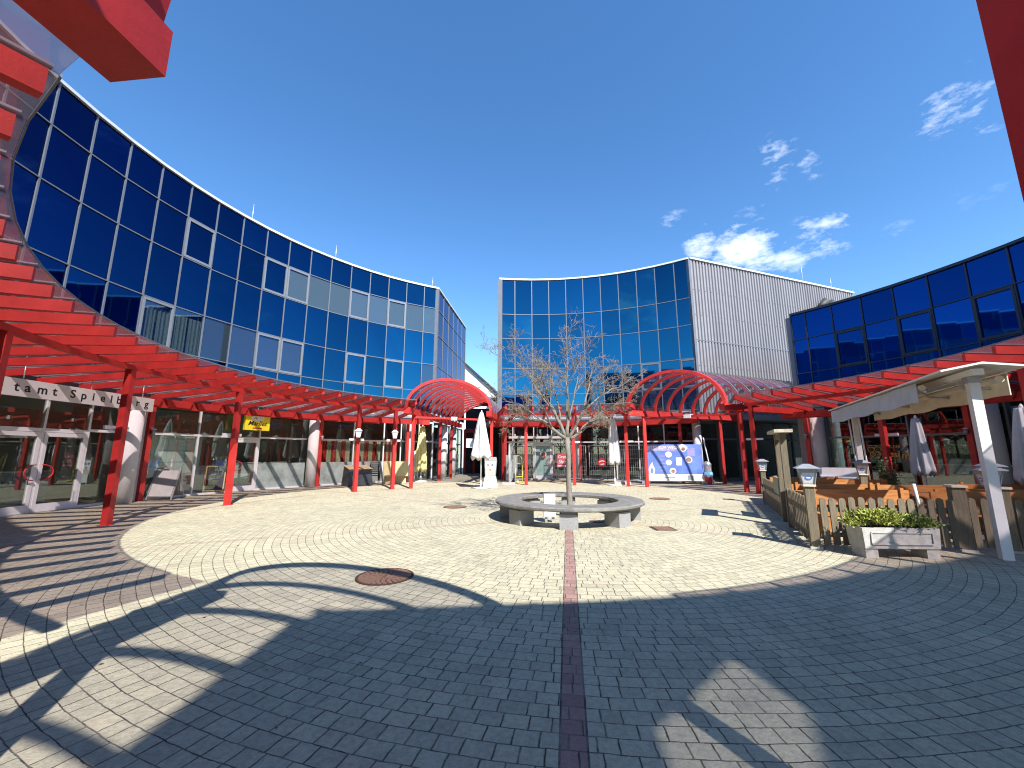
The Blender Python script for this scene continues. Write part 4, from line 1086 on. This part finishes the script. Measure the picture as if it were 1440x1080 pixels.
# stacked furniture at the left shop
def chair(label, x, y, rz_, z=0):
    T = thing('metal_chair', label, 'chair', (x,y,z), rz_, group='black chairs stacked at the shop front')
    mb = MB(); mb.box(-.21,.21,-.2,.2,.43,.46); lpart('seat', mb, BLACK, T)
    for sx in (-.2,.2):
        for sy in (-.19,.19):
            mb = MB(); mb.tube([(sx,sy,.43),(sx*1.1,sy*1.15,0)], .013, 6); lpart('leg', mb, BLACK, T)
    mb = MB()
    for sx in (-.2,.2): mb.tube([(sx,.2,.44),(sx,.27,.86)], .013, 6)
    for z_ in (.56,.66,.76,.85): mb.box(-.2,.2,.22+(z_-.46)*.16,.235+(z_-.46)*.16,z_-.02,z_+.02)
    lpart('backrest', mb, BLACK, T)
    return T
ch = chair('black chair at the bottom of the stack by the striped curtain', -6.95, 20.85, R_(25))
for k, nm in enumerate(('second black chair up in the stack by the striped curtain','third black chair up in the stack by the striped curtain','topmost black chair of the stack by the striped curtain')):
    dup(ch, (-6.95+.02*k, 20.85-.02*k, .105*(k+1)), R_(25), nm)
T = thing('tarp_covered_table', 'table under a dark tarpaulin before the striped curtain', 'table', (-7.6,20.3,0), R_(42))
mb = MB(); N = 10
top_ = [(-.55,-.35,.78),(.55,-.35,.78),(.55,.35,.92),(-.55,.35,.92)]
mb.hexa([(-.62,-.45,.02),(.62,-.45,.02),(.6,.42,.02),(-.6,.42,.02)]+top_); lpart('tarpaulin', mb, TARP, T)
mb = MB(); mb.obox((0,0,.88), (1,0,0), (0,.98,.2), (0,-.2,.98), .58, .4, .012); lpart('tabletop', mb, CARD, T)
T = thing('stacked_boards', 'pale yellow board leaning on dark boxes at the shop front', 'boards', (-6.1,21.6,0), R_(28))
mb = MB(); mb.obox((0,-.1,.75), (1,0,0), (0,.12,.99), (0,-.99,.12), .62, .38, .02); lpart('board', mb, pm('pale_yellow_board', (.66,.56,.26), .7, var=.12), T)
mb = MB(); mb.box(-.5,.55,-.04,.35,0,.4); mb.box(-.45,.4,0,.3,.4,.9); lpart('box', mb, CARD, T)
mb = MB(); mb.beam((-.1,-.2,.35), (.35,-.2,1.15), .03, .03); lpart('strut', mb, WHITE, T)
T = thing('white_sheet_bundle', 'white cloth draped on a stand behind the yellow parasol', 'cloth', (-5.45,23.0,0))
mb = MB(); mb.lathe([(.22,.55),(.26,.9),(.18,1.4),(.1,1.65),(.03,1.7)], 24, lambda t_,f: 1+.25*math.sin(5*t_+f*3)); mb.smooth = True; lpart('cloth', mb, CANVW, T)
mb = MB(); mb.cyl(0,0,0,.6,.02); lpart('pole', mb, WHITE, T)

# ------------------------------------------------------------------ lamps on posts
def lantern(label, p, nv):
    p = Vector(p); nv = Vector(nv).normalized(); s = Vector((nv.y,-nv.x,0))
    T = thing('wall_lantern', label, 'lantern', p, group='white lanterns on the red posts')
    c_ = p + nv*.22
    mb = MB(); b = [c_+s*.07*i+nv*.07*j - Zv*.12 for i,j in ((-1,-1),(1,-1),(1,1),(-1,1))]; tq = [c_+s*.12*i+nv*.12*j + Zv*.14 for i,j in ((-1,-1),(1,-1),(1,1),(-1,1))]
    mb.hexa(b+tq); part('glass', mb, OPAL, T)
    mb = MB(); b = [c_+s*.15*i+nv*.15*j + Zv*.142 for i,j in ((-1,-1),(1,-1),(1,1),(-1,1))]; tq = [c_+s*.04*i+nv*.04*j + Zv*.25 for i,j in ((-1,-1),(1,-1),(1,1),(-1,1))]
    mb.hexa(b+tq); part('roof', mb, WHITE, T)
    mb = MB(); mb.tube([p - Zv*.1, p+nv*.1-Zv*.22, c_-Zv*.13], .018, 6); part('bracket', mb, BLACK, T)
for a, lb in ((139.3,'white lantern on the third red post from the left vault'),(130.0,'white lantern on the red post before the beige boards')):
    q = pol(C, RBEAM-.07, a, 2.32); lantern(lb, q, (-q.x*.35, -q.y*.35-2, 0))
def postlight(label, a):
    q = pol(C, RBEAM, a, 2.12); tg = Vector((math.sin(R_(a)),-math.cos(R_(a)),0)); inn = -pol((0,0),1,a)
    T = thing('post_light', label, 'light', q, group='white light bars on the pergola posts')
    mb = MB(); mb.obox(q+inn*-.11, tg, inn, Zv, .32, .02, .04); part('bar', mb, WHITE, T)
    mb = MB(); mb.obox(q+inn*-.11-Zv*.05, tg, inn, Zv, .04, .025, .012); part('clip', mb, STEEL, T)
for a, lb in ((185.9,'white light bar on the post before the name sign'),(166.5,'white light bar on the post right of the chalkboard'),(139.3,'white light bar below the lantern on the third post'),(130.0,'white light bar on the post before the beige boards'),(80.5,'white light bar on the red post behind the tree trunk'),(66.3,'white light bar on the red post left of the blue banner'),(36.2,'white light bar on the first post of the right pergola'),(12.6,'white light bar on the post behind the terrace')): postlight(lb, a)
def spot(label, a, R):
    q = pol(C, R, a, 2.25); inn = -pol((0,0),1,a)
    T = thing('post_spotlight', label, 'spotlight', q, group='small grey spotlights on the inner posts')
    mb = MB(); mb.tube([q+inn*.1-Zv*.1, q+inn*.1+Zv*.08], .05, 12); part('housing', mb, LANTG, T)
    mb = MB(); mb.lathe([(.07,q.z+.085),(.075,q.z+.1),(.02,q.z+.13)],14,None,(q+inn*.1).x,(q+inn*.1).y); part('cap', mb, WHITE, T)
    mb = MB(); mb.obox(q+inn*.03, inn, (inn.y,-inn.x,0), Zv, .03, .03, .05); part('mount', mb, BLACK, T)
for a, lb in ((165.9,'small spotlight on the inner post right of the name sign'),(138.8,'small spotlight on the inner post beside the striped curtain'),(33.2,'small spotlight on the inner post at the terrace end'),(12.3,'small spotlight on the inner post right of the cafe window')): spot(lb, a, 14.0 if a > 90 else 13.8)

# ------------------------------------------------------------------ cafe terrace
K = Vector((5.04,7.05,0)); F = Vector((7.97,13.1,0)); u1 = (F-K).normalized()
def picket_fence(label, p0, p1, n, h=.82, posts=(True,True)):
    d_ = (p1-p0); L = d_.length; u = d_.normalized(); nv = Vector((u.y,-u.x,0))
    if nv.dot(-p0) < 0: nv = -nv
    T = thing('picket_fence', label, 'fence', (p0+p1)/2, group='weathered picket fences round the terrace')
    for k in range(n):
        c_ = p0 + u*(L*(k+.5)/n); hh = h + random.uniform(-.012,.012); ww = .052; tilt = random.uniform(-.012,.012)
        prof = [(-ww,.06),(ww,.06),(ww,hh-.05)] + [(ww*math.cos(q*PI/6), hh-.05+.05*math.sin(q*PI/6)) for q in range(1,6)] + [(-ww,hh-.05)]
        mb = MB(); mb.poly(prof, lambda a,b,w_: c_+u*(a+tilt*b)+Zv*b+nv*(.02+w_), .022); part('picket', mb, WOODG, T)
    for z in (.22,.62):
        mb = MB(); mb.beam(p0+Zv*z, p1+Zv*z, .035, .07); part('rail', mb, WOODG, T)
def fpost(label, p, h, cap=True, w_=.065):
    T = thing('fence_post', label, 'post', p)
    mb = MB(); mb.box(-w_,w_,-w_,w_,.03,h); lpart('shaft', mb, WOODG, T)
    mb = MB(); mb.box(-w_-.02,w_+.02,-w_-.02,w_+.02,0,.035); lpart('shoe', mb, CONC, T)
    if cap:
        mb = MB(); mb.box(-w_-.025,w_+.025,-w_-.025,w_+.025,h,h+.035); lpart('cap', mb, pm('pale_wood_cap', (.55,.48,.36), .8, var=.2), T)
    T.rotation_euler = (0,0,math.atan2(u1.y,u1.x))
    return T
def lamp_head(label, p, rz_):
    T = thing('terrace_lantern', label, 'lantern', p, rz_, 'lanterns with blue oval emblem on the terrace posts'); T.scale = (.86,.86,.9)
    mb = MB(); mb.hexa([(-.085,-.085,.02),(.085,-.085,.02),(.085,.085,.02),(-.085,.085,.02),(-.135,-.135,.27),(.135,-.135,.27),(.135,.135,.27),(-.135,.135,.27)]); lpart('glass', mb, OPAL, T)
    mb = MB(); mb.hexa([(-.2,-.2,.30),(.2,-.2,.30),(.2,.2,.30),(-.2,.2,.30),(-.05,-.05,.375),(.05,-.05,.375),(.05,.05,.375),(-.05,.05,.375)]); mb.box(-.2,.2,-.2,.2,.285,.30); mb.box(-.14,.14,-.14,.14,.215,.285); lpart('roof', mb, LANTG, T)
    mb = MB()
    for sx in (-1,1):
        for sy in (-1,1): mb.beam((sx*.088,sy*.088,.0), (sx*.142,sy*.142,.29), .022, .022)
    mb.box(-.09,.09,-.09,.09,0,.025); lpart('frame', mb, LANTG, T)
    for k in range(4):
        mb = MB(); cs, sn = math.cos(k*PI/2), math.sin(k*PI/2)
        def fn(u, v, w_):
            z = .12+v; off_ = .085+.05*(z-.02)/.25 + .004 + w_; x, y = u, -off_
            return Vector((x*cs-y*sn, x*sn+y*cs, z))
        mb.poly([(.058*math.cos(2*PI*i/20), .038*math.sin(2*PI*i/20)) for i in range(20)], fn, .002); eb = lpart('emblem', mb, BLUEL, T)
        m2 = MB(); m2.poly([(.04*math.cos(2*PI*i/16), .012*math.sin(2*PI*i/16)) for i in range(16)], lambda u,v,w_: fn(u,v,.0025+w_), .001); link('emblem_band', m2.mesh('emblem_band', WHT), eb)
    return T
ang1 = math.atan2(u1.y,u1.x)
gA = K + u1*2.15; gB = K + u1*2.95
picket_fence('picket fence between the corner post and the timber gate', K+u1*.1, gA-u1*.05, 13)
picket_fence('far picket fence beyond the timber gate', gB+u1*.05, F-u1*.1, 24)
FR = Vector((7.32,6.85,0))
picket_fence('front picket fence behind the juniper planter', K+Vector((.1,-.01,0)), FR-Vector((.08,0,0)), 14)
FR2 = Vector((9.9,6.6,0))
picket_fence('shaded picket fence right of the white awning post', FR+Vector((.1,0,0)), FR2, 15)
fpost('wooden corner post of the terrace fence carrying a lantern', K, 1.0)
fpost('dark wooden post with pale cap at the right of the front fence', FR, 1.0, True, .085)
fpost('wooden end post at the far end of the terrace fence', F, 1.0)
lamp_head('lantern on the near corner post of the terrace fence', (K.x,K.y,1.035), R_(-28))
lamp_head('lantern on the far end post of the terrace fence', (F.x,F.y,1.035), R_(-24))
T = fpost('wooden post inside the terrace carrying a lantern before the cafe window', Vector((8.75,10.3,0)), 1.02); lamp_head('lantern inside the terrace before the cafe window', (8.75,10.3,1.055), R_(-36))
fpost('wooden post at the right frame edge below the twin lanterns', Vector((7.95,6.75,0)), .98); lamp_head('lantern right of the white awning post', (7.78,6.75,1.015), R_(-25))
fpost('wooden post behind the white awning post', Vector((9.4,8.1,0)), 1.0); lamp_head('lantern half hidden behind the white awning post', (9.4,8.1,1.035), R_(-20))
fpost('short wooden post inside the terrace left of the white posts', Vector((9.15,12.4,0)), 1.0, False)
# timber gate
GT = thing('timber_gate', 'weathered timber portal with flat lintel board between the picket fences', 'gate', (gA+gB)/2)
for q in (gA, gB):
    mb = MB(); mb.obox(q+Zv*1.0, u1, (u1.y,-u1.x,0), Zv, .06, .06, 1.0); part('post', mb, WOODG, GT)
mb = MB(); m0 = (gA+gB)/2; mb.obox(m0+Zv*1.93, u1, (u1.y,-u1.x,0), Zv, .36, .045, .07); part('crossbar', mb, WOODG, GT)
mb = MB(); mb.obox(m0+Zv*2.035, u1, (u1.y,-u1.x,0), Zv, .62, .17, .035); part('lintel', mb, pm('pale_lintel_wood', (.46,.41,.30), .8, var=.35, scale=8, bump=.5, bscale=30, dirt=.4), GT)
solo('green_board', MB().obox(gB+u1*.55+Vector((-.06,.0,.78)), u1, (u1.y,-u1.x,0), Zv, .42, .015, .2), pm('mossy_board', (.30,.33,.22), .8, var=.3, scale=6, dirt=.3), 'greenish weathered board on the far picket fence beside the gate', 'board')
# awning
A1 = Vector((7.32,6.32,0)); A2 = Vector((9.85,11.6,0)); ua = (A2-A1).normalized(); na = Vector((ua.y,-ua.x,0))
AW = thing('double_awning', 'retracted cream double awning on two white posts over the terrace', 'awning', (A1+A2)/2)
for q in (A1,A2):
    mb = MB(); mb.obox(q+Zv*1.33, ua, na, Zv, .062, .062, 1.33); part('post', mb, WHITE, AW)
    mb = MB(); mb.obox(q+Zv*2.70, ua, na, Zv, .08, .08, .05); part('post_head', mb, LANTG, AW)
s0, s1 = A1-ua*.35, A2+ua*.45
mb = MB()
for sgn in (-1,1):
    p = [s0+Zv*2.90, s1+Zv*2.90, s1+na*.48*sgn+Zv*2.81, s0+na*.48*sgn+Zv*2.81]
    if sgn < 0: p = [p[1],p[0],p[3],p[2]]
    mb.hexa(p + [q+Zv*.03 for q in p])
part('roof_cover', mb, pm('awning_cover', (.74,.73,.68), .6, var=.08, dirt=.15), AW)
for sgn, mt, e0, e1 in ((-1,CANVG,.10,1.0),(1,CANVC,.0,.92)):  # left valance in grey: its shade is put into the cloth colour
    mb = MB(); N = 24
    pa_, pb_ = s0.lerp(s1,e0+.06), s0.lerp(s1,e1)
    for k in range(N):
        q0 = pa_.lerp(pb_,k/N) + na*(.42*sgn+.015*math.sin(k*1.3)); q1 = pa_.lerp(pb_,(k+1)/N) + na*(.42*sgn+.015*math.sin((k+1)*1.3))
        b0 = len(mb.v); lo0 = 2.44+.02*math.sin(k*.9); lo1 = 2.44+.02*math.sin((k+1)*.9)
        mb.hexa([q0+Zv*lo0, q1+Zv*lo1, q1+na*.012+Zv*lo1, q0+na*.012+Zv*lo0, q0+Zv*2.79, q1+Zv*2.79, q1+na*.012+Zv*2.79, q0+na*.012+Zv*2.79])
    part('valance', mb, mt, AW)
    mb = MB(); mb.tube([pa_+na*.34*sgn+Zv*2.70, pb_+na*.34*sgn+Zv*2.72], .055, 12); part('fabric_roll', mb, CANVC, AW)
mb = MB(); mb.beam(A1-ua*.2+Zv*2.8, A2+ua*.3+Zv*2.8, .14, .1); part('ridge_beam', mb, WHITEM, AW)
for f in (.08,.3,.6,.9):
    for sgn in (-1,1):
        q = A1.lerp(A2,f); mb = MB(); mb.tube([q+Zv*2.76, q+na*.25*sgn+ua*.35+Zv*2.66, q+na*.4*sgn+Zv*2.6], .022, 6); part('folding_arm', mb, STEEL, AW)
for k, f in enumerate((.72,.86)):
    mb = MB(); q = A1.lerp(A2,f) + na*(-.35); mb.tube([q+Zv*2.62, q+na*.05+Zv*.9], .018, 8); part('crank_rod', mb, WHITE, AW)
# pale stick on the front fence
solo('white_stick', MB().tube([(6.75,6.9,.35),(6.65,6.86,1.05)], .022, 8), WHITE, 'thin white stick leaning on the front picket fence above the planter', 'stick')
# benches and tables
bd_ = thing('terrace_bench', 'orange wooden terrace bench nearest the front picket fence', 'bench', (6.6,7.8,0), R_(-4), 'orange wooden benches on the terrace')
mb = MB(); mb.box(-.95,.95,-.2,.2,.42,.46); lpart('seat', mb, WOODO, bd_)
mb = MB(); mb.box(-.95,.95,.19,.23,.58,.86); lpart('backrest', mb, WOODO, bd_)
for s in (-.8,.8):
    mb = MB(); mb.box(s-.03,s+.03,-.18,.18,0,.42); mb.box(s-.03,s+.03,.15,.19,0,.9); lpart('leg', mb, WOODO, bd_)
dup(bd_, (7.25,9.2,0), R_(-4), 'orange wooden bench behind the first terrace table, near the gate')
dup(bd_, (8.6,7.75,0), R_(176), 'orange wooden bench behind the dark post with pale cap')
dup(bd_, (8.9,8.95,0), R_(-6), 'orange wooden bench just behind the awning, centre of the terrace')
dup(bd_, (9.0,10.9,0), R_(-6), 'orange wooden bench before the lantern inside the terrace')
dup(bd_, (11.2,9.6,0), R_(170), 'orange wooden bench at the right rear of the terrace')
dup(bd_, (8.55,11.9,0), R_(-10), 'orange wooden bench at the rear left of the terrace by the far fence')
tb_ = thing('terrace_table', 'orange wooden table beside the front terrace bench', 'table', (6.95,8.5,0), R_(-4), 'orange wooden tables on the terrace')
mb = MB(); mb.box(-.95,.95,-.36,.36,.73,.77); lpart('tabletop', mb, WOODO, tb_)
for s in (-.75,.75):
    mb = MB(); mb.box(s-.035,s+.035,-.28,.28,0,.05); mb.box(s-.035,s+.035,-.06,.06,.05,.73); lpart('leg', mb, WOODO, tb_)
dup(tb_, (8.75,8.35,0), R_(-6), 'orange wooden table behind the dark post with pale cap')
dup(tb_, (9.0,10.0,0), R_(-6), 'orange wooden table in the middle of the terrace')
dup(tb_, (11.1,8.8,0), R_(-8), 'orange wooden table at the right of the terrace')
# white serving counter
T = thing('serving_counter', 'white serving counter with shelf before the cafe window', 'counter', (9.9,12.6,0), R_(-20))
mb = MB(); mb.box(-.75,.75,-.02,.02,.25,1.12); lpart('front_panel', mb, WHITE, T)
mb = MB(); mb.box(-.85,.6,-.35,-.02,.82,.86); lpart('shelf', mb, WHITE, T)
mb = MB(); mb.box(-.7,-.64,-.02,.3,0,1.0); mb.box(.64,.7,-.02,.3,0,1.0); lpart('leg', mb, STEEL, T)
# juniper planter
PT = thing('concrete_planter', 'weathered concrete trough on two feet before the front picket fence', 'planter', (5.86,6.52,0), R_(-3))
mb = MB()
o_, i_ = [(-.56,-.17),(.56,-.17),(.56,.17),(-.56,.17)], [(-.50,-.12),(.50,-.12),(.50,.12),(-.50,.12)]
b0 = len(mb.v); 
mb.v += [(x*.96,y*.92,.14) for x,y in o_] + [(x,y,.44) for x,y in o_] + [(x,y,.44) for x,y in i_] + [(x,y,.38) for x,y in i_]
for k in range(4):
    j = (k+1) % 4
    mb.f += [(k,j,4+j,4+k), (4+k,4+j,8+j,8+k), (8+k,8+j,12+j,12+k)]
mb.f += [(3,2,1,0), (12,13,14,15)]
lpart('trough', mb, CONC, PT)
mb = MB(); mb.box(-.44,.44,-.178,-.166,.20,.22); mb.box(-.44,.44,-.180,-.168,.365,.385); mb.box(-.45,-.43,-.182,-.168,.22,.365); mb.box(.43,.45,-.182,-.168,.22,.365); lpart('moulding', mb, CONC, PT)
for s in (-.44,.44):
    mb = MB(); mb.box(s-.09,s+.09,-.14,.14,0,.145); lpart('foot', mb, CONC, PT)
mb = MB(); mb.box(-.5,.5,-.12,.12,.38,.405); lpart('soil', mb, pm('soil', (.05,.035,.025), .95, var=.4, scale=30), PT)
def leafmat(name, col):
    m = pm(name, col, .6, var=.45, scale=9); return m
JUN = leafmat('juniper_green', (.26,.28,.045)); JUN2 = leafmat('juniper_dark', (.15,.19,.04)); STEM = pm('brown_stem', (.12,.08,.05), .9)
def juniper(label, x, y, z, spread, h, seed, mat, n=95):
    r = random.Random(seed); T = thing('juniper_shrub', label, 'shrub', (x,y,z))
    st = MB(); fo = MB()
    for k in range(n):
        a = r.uniform(0,2*PI); L = r.uniform(.35,1.0)
        e = Vector((math.cos(a)*spread[0]*L, math.sin(a)*spread[1]*L, h*r.uniform(.35,1.0)*(1.15-L*.55)))
        pts = [Vector((math.cos(a)*.04,math.sin(a)*.03,0)), e*.5+Vector((0,0,h*.16)), e]
        if k < 26: st.tube(pts, [.008,.006,.003], 5)
        for i in range(34):
            f = r.uniform(.35,1.05); p = pts[1].lerp(pts[2], f*2-1) if f > .5 else pts[0].lerp(pts[1], f*2)
            dv = (e.normalized()*.7 + Vector((r.gauss(0,.6), r.gauss(0,.6), r.gauss(.35,.5)))).normalized()*r.uniform(.03,.065)
            sd = dv.cross(Vector((r.gauss(0,1),r.gauss(0,1),r.gauss(0,1)))).normalized()*r.uniform(.006,.012)
            p = p + Vector((r.gauss(0,.016), r.gauss(0,.016), r.gauss(0,.014)))
            b0 = len(fo.v); fo.v += [tuple(p-sd), tuple(p+sd), tuple(p+dv*.6+sd*.9), tuple(p+dv), tuple(p+dv*.6-sd*.9)]; fo.f.append((b0,b0+1,b0+2,b0+3,b0+4))
    lpart('stems', st, STEM, T); lpart('foliage', fo, mat, T)
juniper('yellow green juniper filling the left of the concrete trough', 5.63, 6.52, .39, (.50,.26), .34, 3, JUN, 130)
juniper('darker low juniper trailing over the right of the concrete trough', 6.15, 6.50, .39, (.46,.27), .24, 5, JUN2, 95)
r = random.Random(11); T = thing('young_shrub', 'young leafy shrub behind the terrace benches before the cafe window', 'shrub', (10.6,11.6,0))
st = MB(); fo = MB()
for k in range(34):
    a = r.uniform(0,2*PI); e = Vector((math.cos(a)*r.uniform(.05,.3), math.sin(a)*r.uniform(.05,.3), r.uniform(.75,1.38))); st.tube([(0,0,0.3), e*.6, e], [.010,.007,.004], 5)
    for i in range(26):
        p = Vector((0,0,.3)).lerp(e, r.uniform(.4,1.02)) + Vector((r.gauss(0,.03),r.gauss(0,.03),r.gauss(0,.03)))
        dv = Vector((r.gauss(0,1),r.gauss(0,1),r.gauss(.4,.7))).normalized()*.07; sd = dv.cross(Vector((r.gauss(0,1),r.gauss(0,1),r.gauss(0,1)))).normalized()*.018
        b0 = len(fo.v); fo.v += [tuple(p), tuple(p+dv*.5+sd), tuple(p+dv), tuple(p+dv*.5-sd)]; fo.f.append((b0,b0+1,b0+2,b0+3))
lpart('stems', st, STEM, T); lpart('foliage', fo, leafmat('shrub_green', (.10,.14,.06)), T)
mb = MB(); mb.lathe([(.16,0),(.21,.32),(.19,.32),(.18,.28),(.01,.28)],20); lpart('pot', mb, CONC, T)
# cafe lettering on the window
p, rt, nv = frame_at(22, C, 14.42, 0)
CS = thing('window_lettering', 'orange cafe lettering with butterfly emblem on the terrace window', 'lettering', p+Zv*1.5)
for ch, a, z in (('i',23.15,1.46),('s',22.85,1.42),('s',22.4,1.40),('i',21.9,1.42),('m',21.45,1.36),('o',20.7,1.27)):
    q = pol(C,14.38,a,z); text(ch, GOLDT, CS, q, rt, Zv, .34, shear=.15, bold=.006, name='letter')
text('-CAFE', GOLDT, CS, pol(C,14.38,22.95,1.76), rt, Zv, .15)
mb = MB(); bc = pol(C,14.39,24.7,1.60)
for (x, y, rr, e) in ((-.11,.10,.11,.9),(.11,.11,.12,.8),(-.08,-.09,.08,1),(.10,-.09,.09,1)):
    mb.tube([bc+rt*(x+rr*math.cos(2*PI*k/16))+Zv*(y+rr*e*math.sin(2*PI*k/16)) for k in range(17)], .014, 5, cap=False)
part('butterfly_emblem', mb, GOLDT, CS)

# ------------------------------------------------------------------ roof and wall extras
for (p, h, lb) in ((pol(CL,14.75,157.5,LT),.9,'thin lightning rod on the left roof edge, nearest the window row'),(pol(CL,14.75,141,LT),.9,'thin lightning rod on the left roof edge near the middle'),(pol(CL,14.8,118.2,LT),.8,'thin lightning rod at the left roof corner beside the sky gap'),(pol(C,14.9,5,RT),1.0,'thin lightning rod on the low right roof'),
                   (Vector((19.6,25.6,CT)),1.4,'tall lightning rod above the corrugated wall'),(Vector((22.3,26.6,CT)),.9,'short lightning rod above the corrugated wall')):
    solo('lightning_rod', MB().tube([(p.x,p.y,p.z-.05),(p.x,p.y,p.z+h)], [.025,.012], 6), STEEL, lb, 'lightning rod')
for k, lb in ((.715,'left one of three dark wall floodlights on the corrugated wall'),(.765,'middle one of three dark wall floodlights on the corrugated wall'),(.815,'right one of three dark wall floodlights on the corrugated wall')):
    q = k0 + (k1-k0)*k + Zv*11.15; T = thing('wall_floodlight', lb, 'floodlight', q, group='dark floodlights on the corrugated wall')
    mb = MB(); d_ = (kn*.35 + Zv*.55 + kd*.85).normalized(); mb.tube([q+kn*.25, q+kn*.25+d_*.2, q+kn*.25+d_*.62, q+kn*.25+d_*.60, q+kn*.25+d_*.25], [.10,.16,.33,.30,.12], 18); part('horn', mb, pm('floodlight_grey', (.03,.033,.033), .6, var=.2), T)
    mb = MB(); mb.beam(q, q+kn*.32, .08, .08); part('bracket', mb, STEEL, T)
# distant house beyond the passage
H = thing('distant_house', 'white house with dark sloping roof beyond the left passage', 'house', (-2.5,46,0))
mb = MB(); mb.v = [(-6,46,0),(.5,46,0),(.5,46,6.2),(-.6,46,7.2),(-6,46,12.2),(-6,54,0),(.5,54,0),(.5,54,6.2),(-.6,54,7.2),(-6,54,12.2)]
mb.f = [(0,1,2,3,4),(9,8,7,6,5),(0,5,6,1),(1,6,7,2),(0,4,9,5)]; part('wall', mb, PLAST, H)
mb = MB(); mb.beam((-6.2,50,12.5),(.9,50,6.05),8.6,.22,up=(0,0,1)); part('roof', mb, ALUD, H)
mb = MB(); mb.box(-2.2,-1.2,45.95,46.02,1.5,3); mb.box(-.9,.1,45.95,46.02,1.5,3); part('window', mb, DARKIN, H)
H = thing('distant_shed', 'flat roofed pale shed with dark edge in the gap between the buildings', 'shed', (0,41,0))
mb = MB(); mb.box(-2.4,3,42,48,0,7.0); part('wall', mb, PLAST, H)
mb = MB(); mb.box(-2.7,3.3,41.7,48.3,7.0,7.3); part('roof', mb, ALUD, H)
mb = MB(); mb.box(-.6,2.2,41.95,42.01,4.4,6.0); part('window', mb, DARKIN, H)

# dry leaves and twigs blown over the paving
r = random.Random(5); lv = MB()
for k in range(420):
    a = r.uniform(0, 2*PI); rr = 10.2*math.sqrt(r.uniform(0,1)) if k % 3 else r.choice((1.75,10.3,13.9))+r.gauss(0,.25)
    x, y = C[0]+rr*math.cos(a), C[1]+rr*math.sin(a); sz = r.uniform(.008,.022); t_ = r.uniform(0,6); b0 = len(lv.v)
    ux, uy = math.cos(t_)*sz, math.sin(t_)*sz
    lv.v += [(x-ux,y-uy,.004),(x+uy*.5,y-ux*.5,.010),(x+ux,y+uy,.006),(x-uy*.5,y+ux*.5,.012)]; lv.f.append((b0,b0+1,b0+2,b0+3))
o = part('leaf_litter', lv, pm('dry_leaf', (.14,.09,.045), .9, var=.5, scale=3), None); o['kind'] = 'stuff'
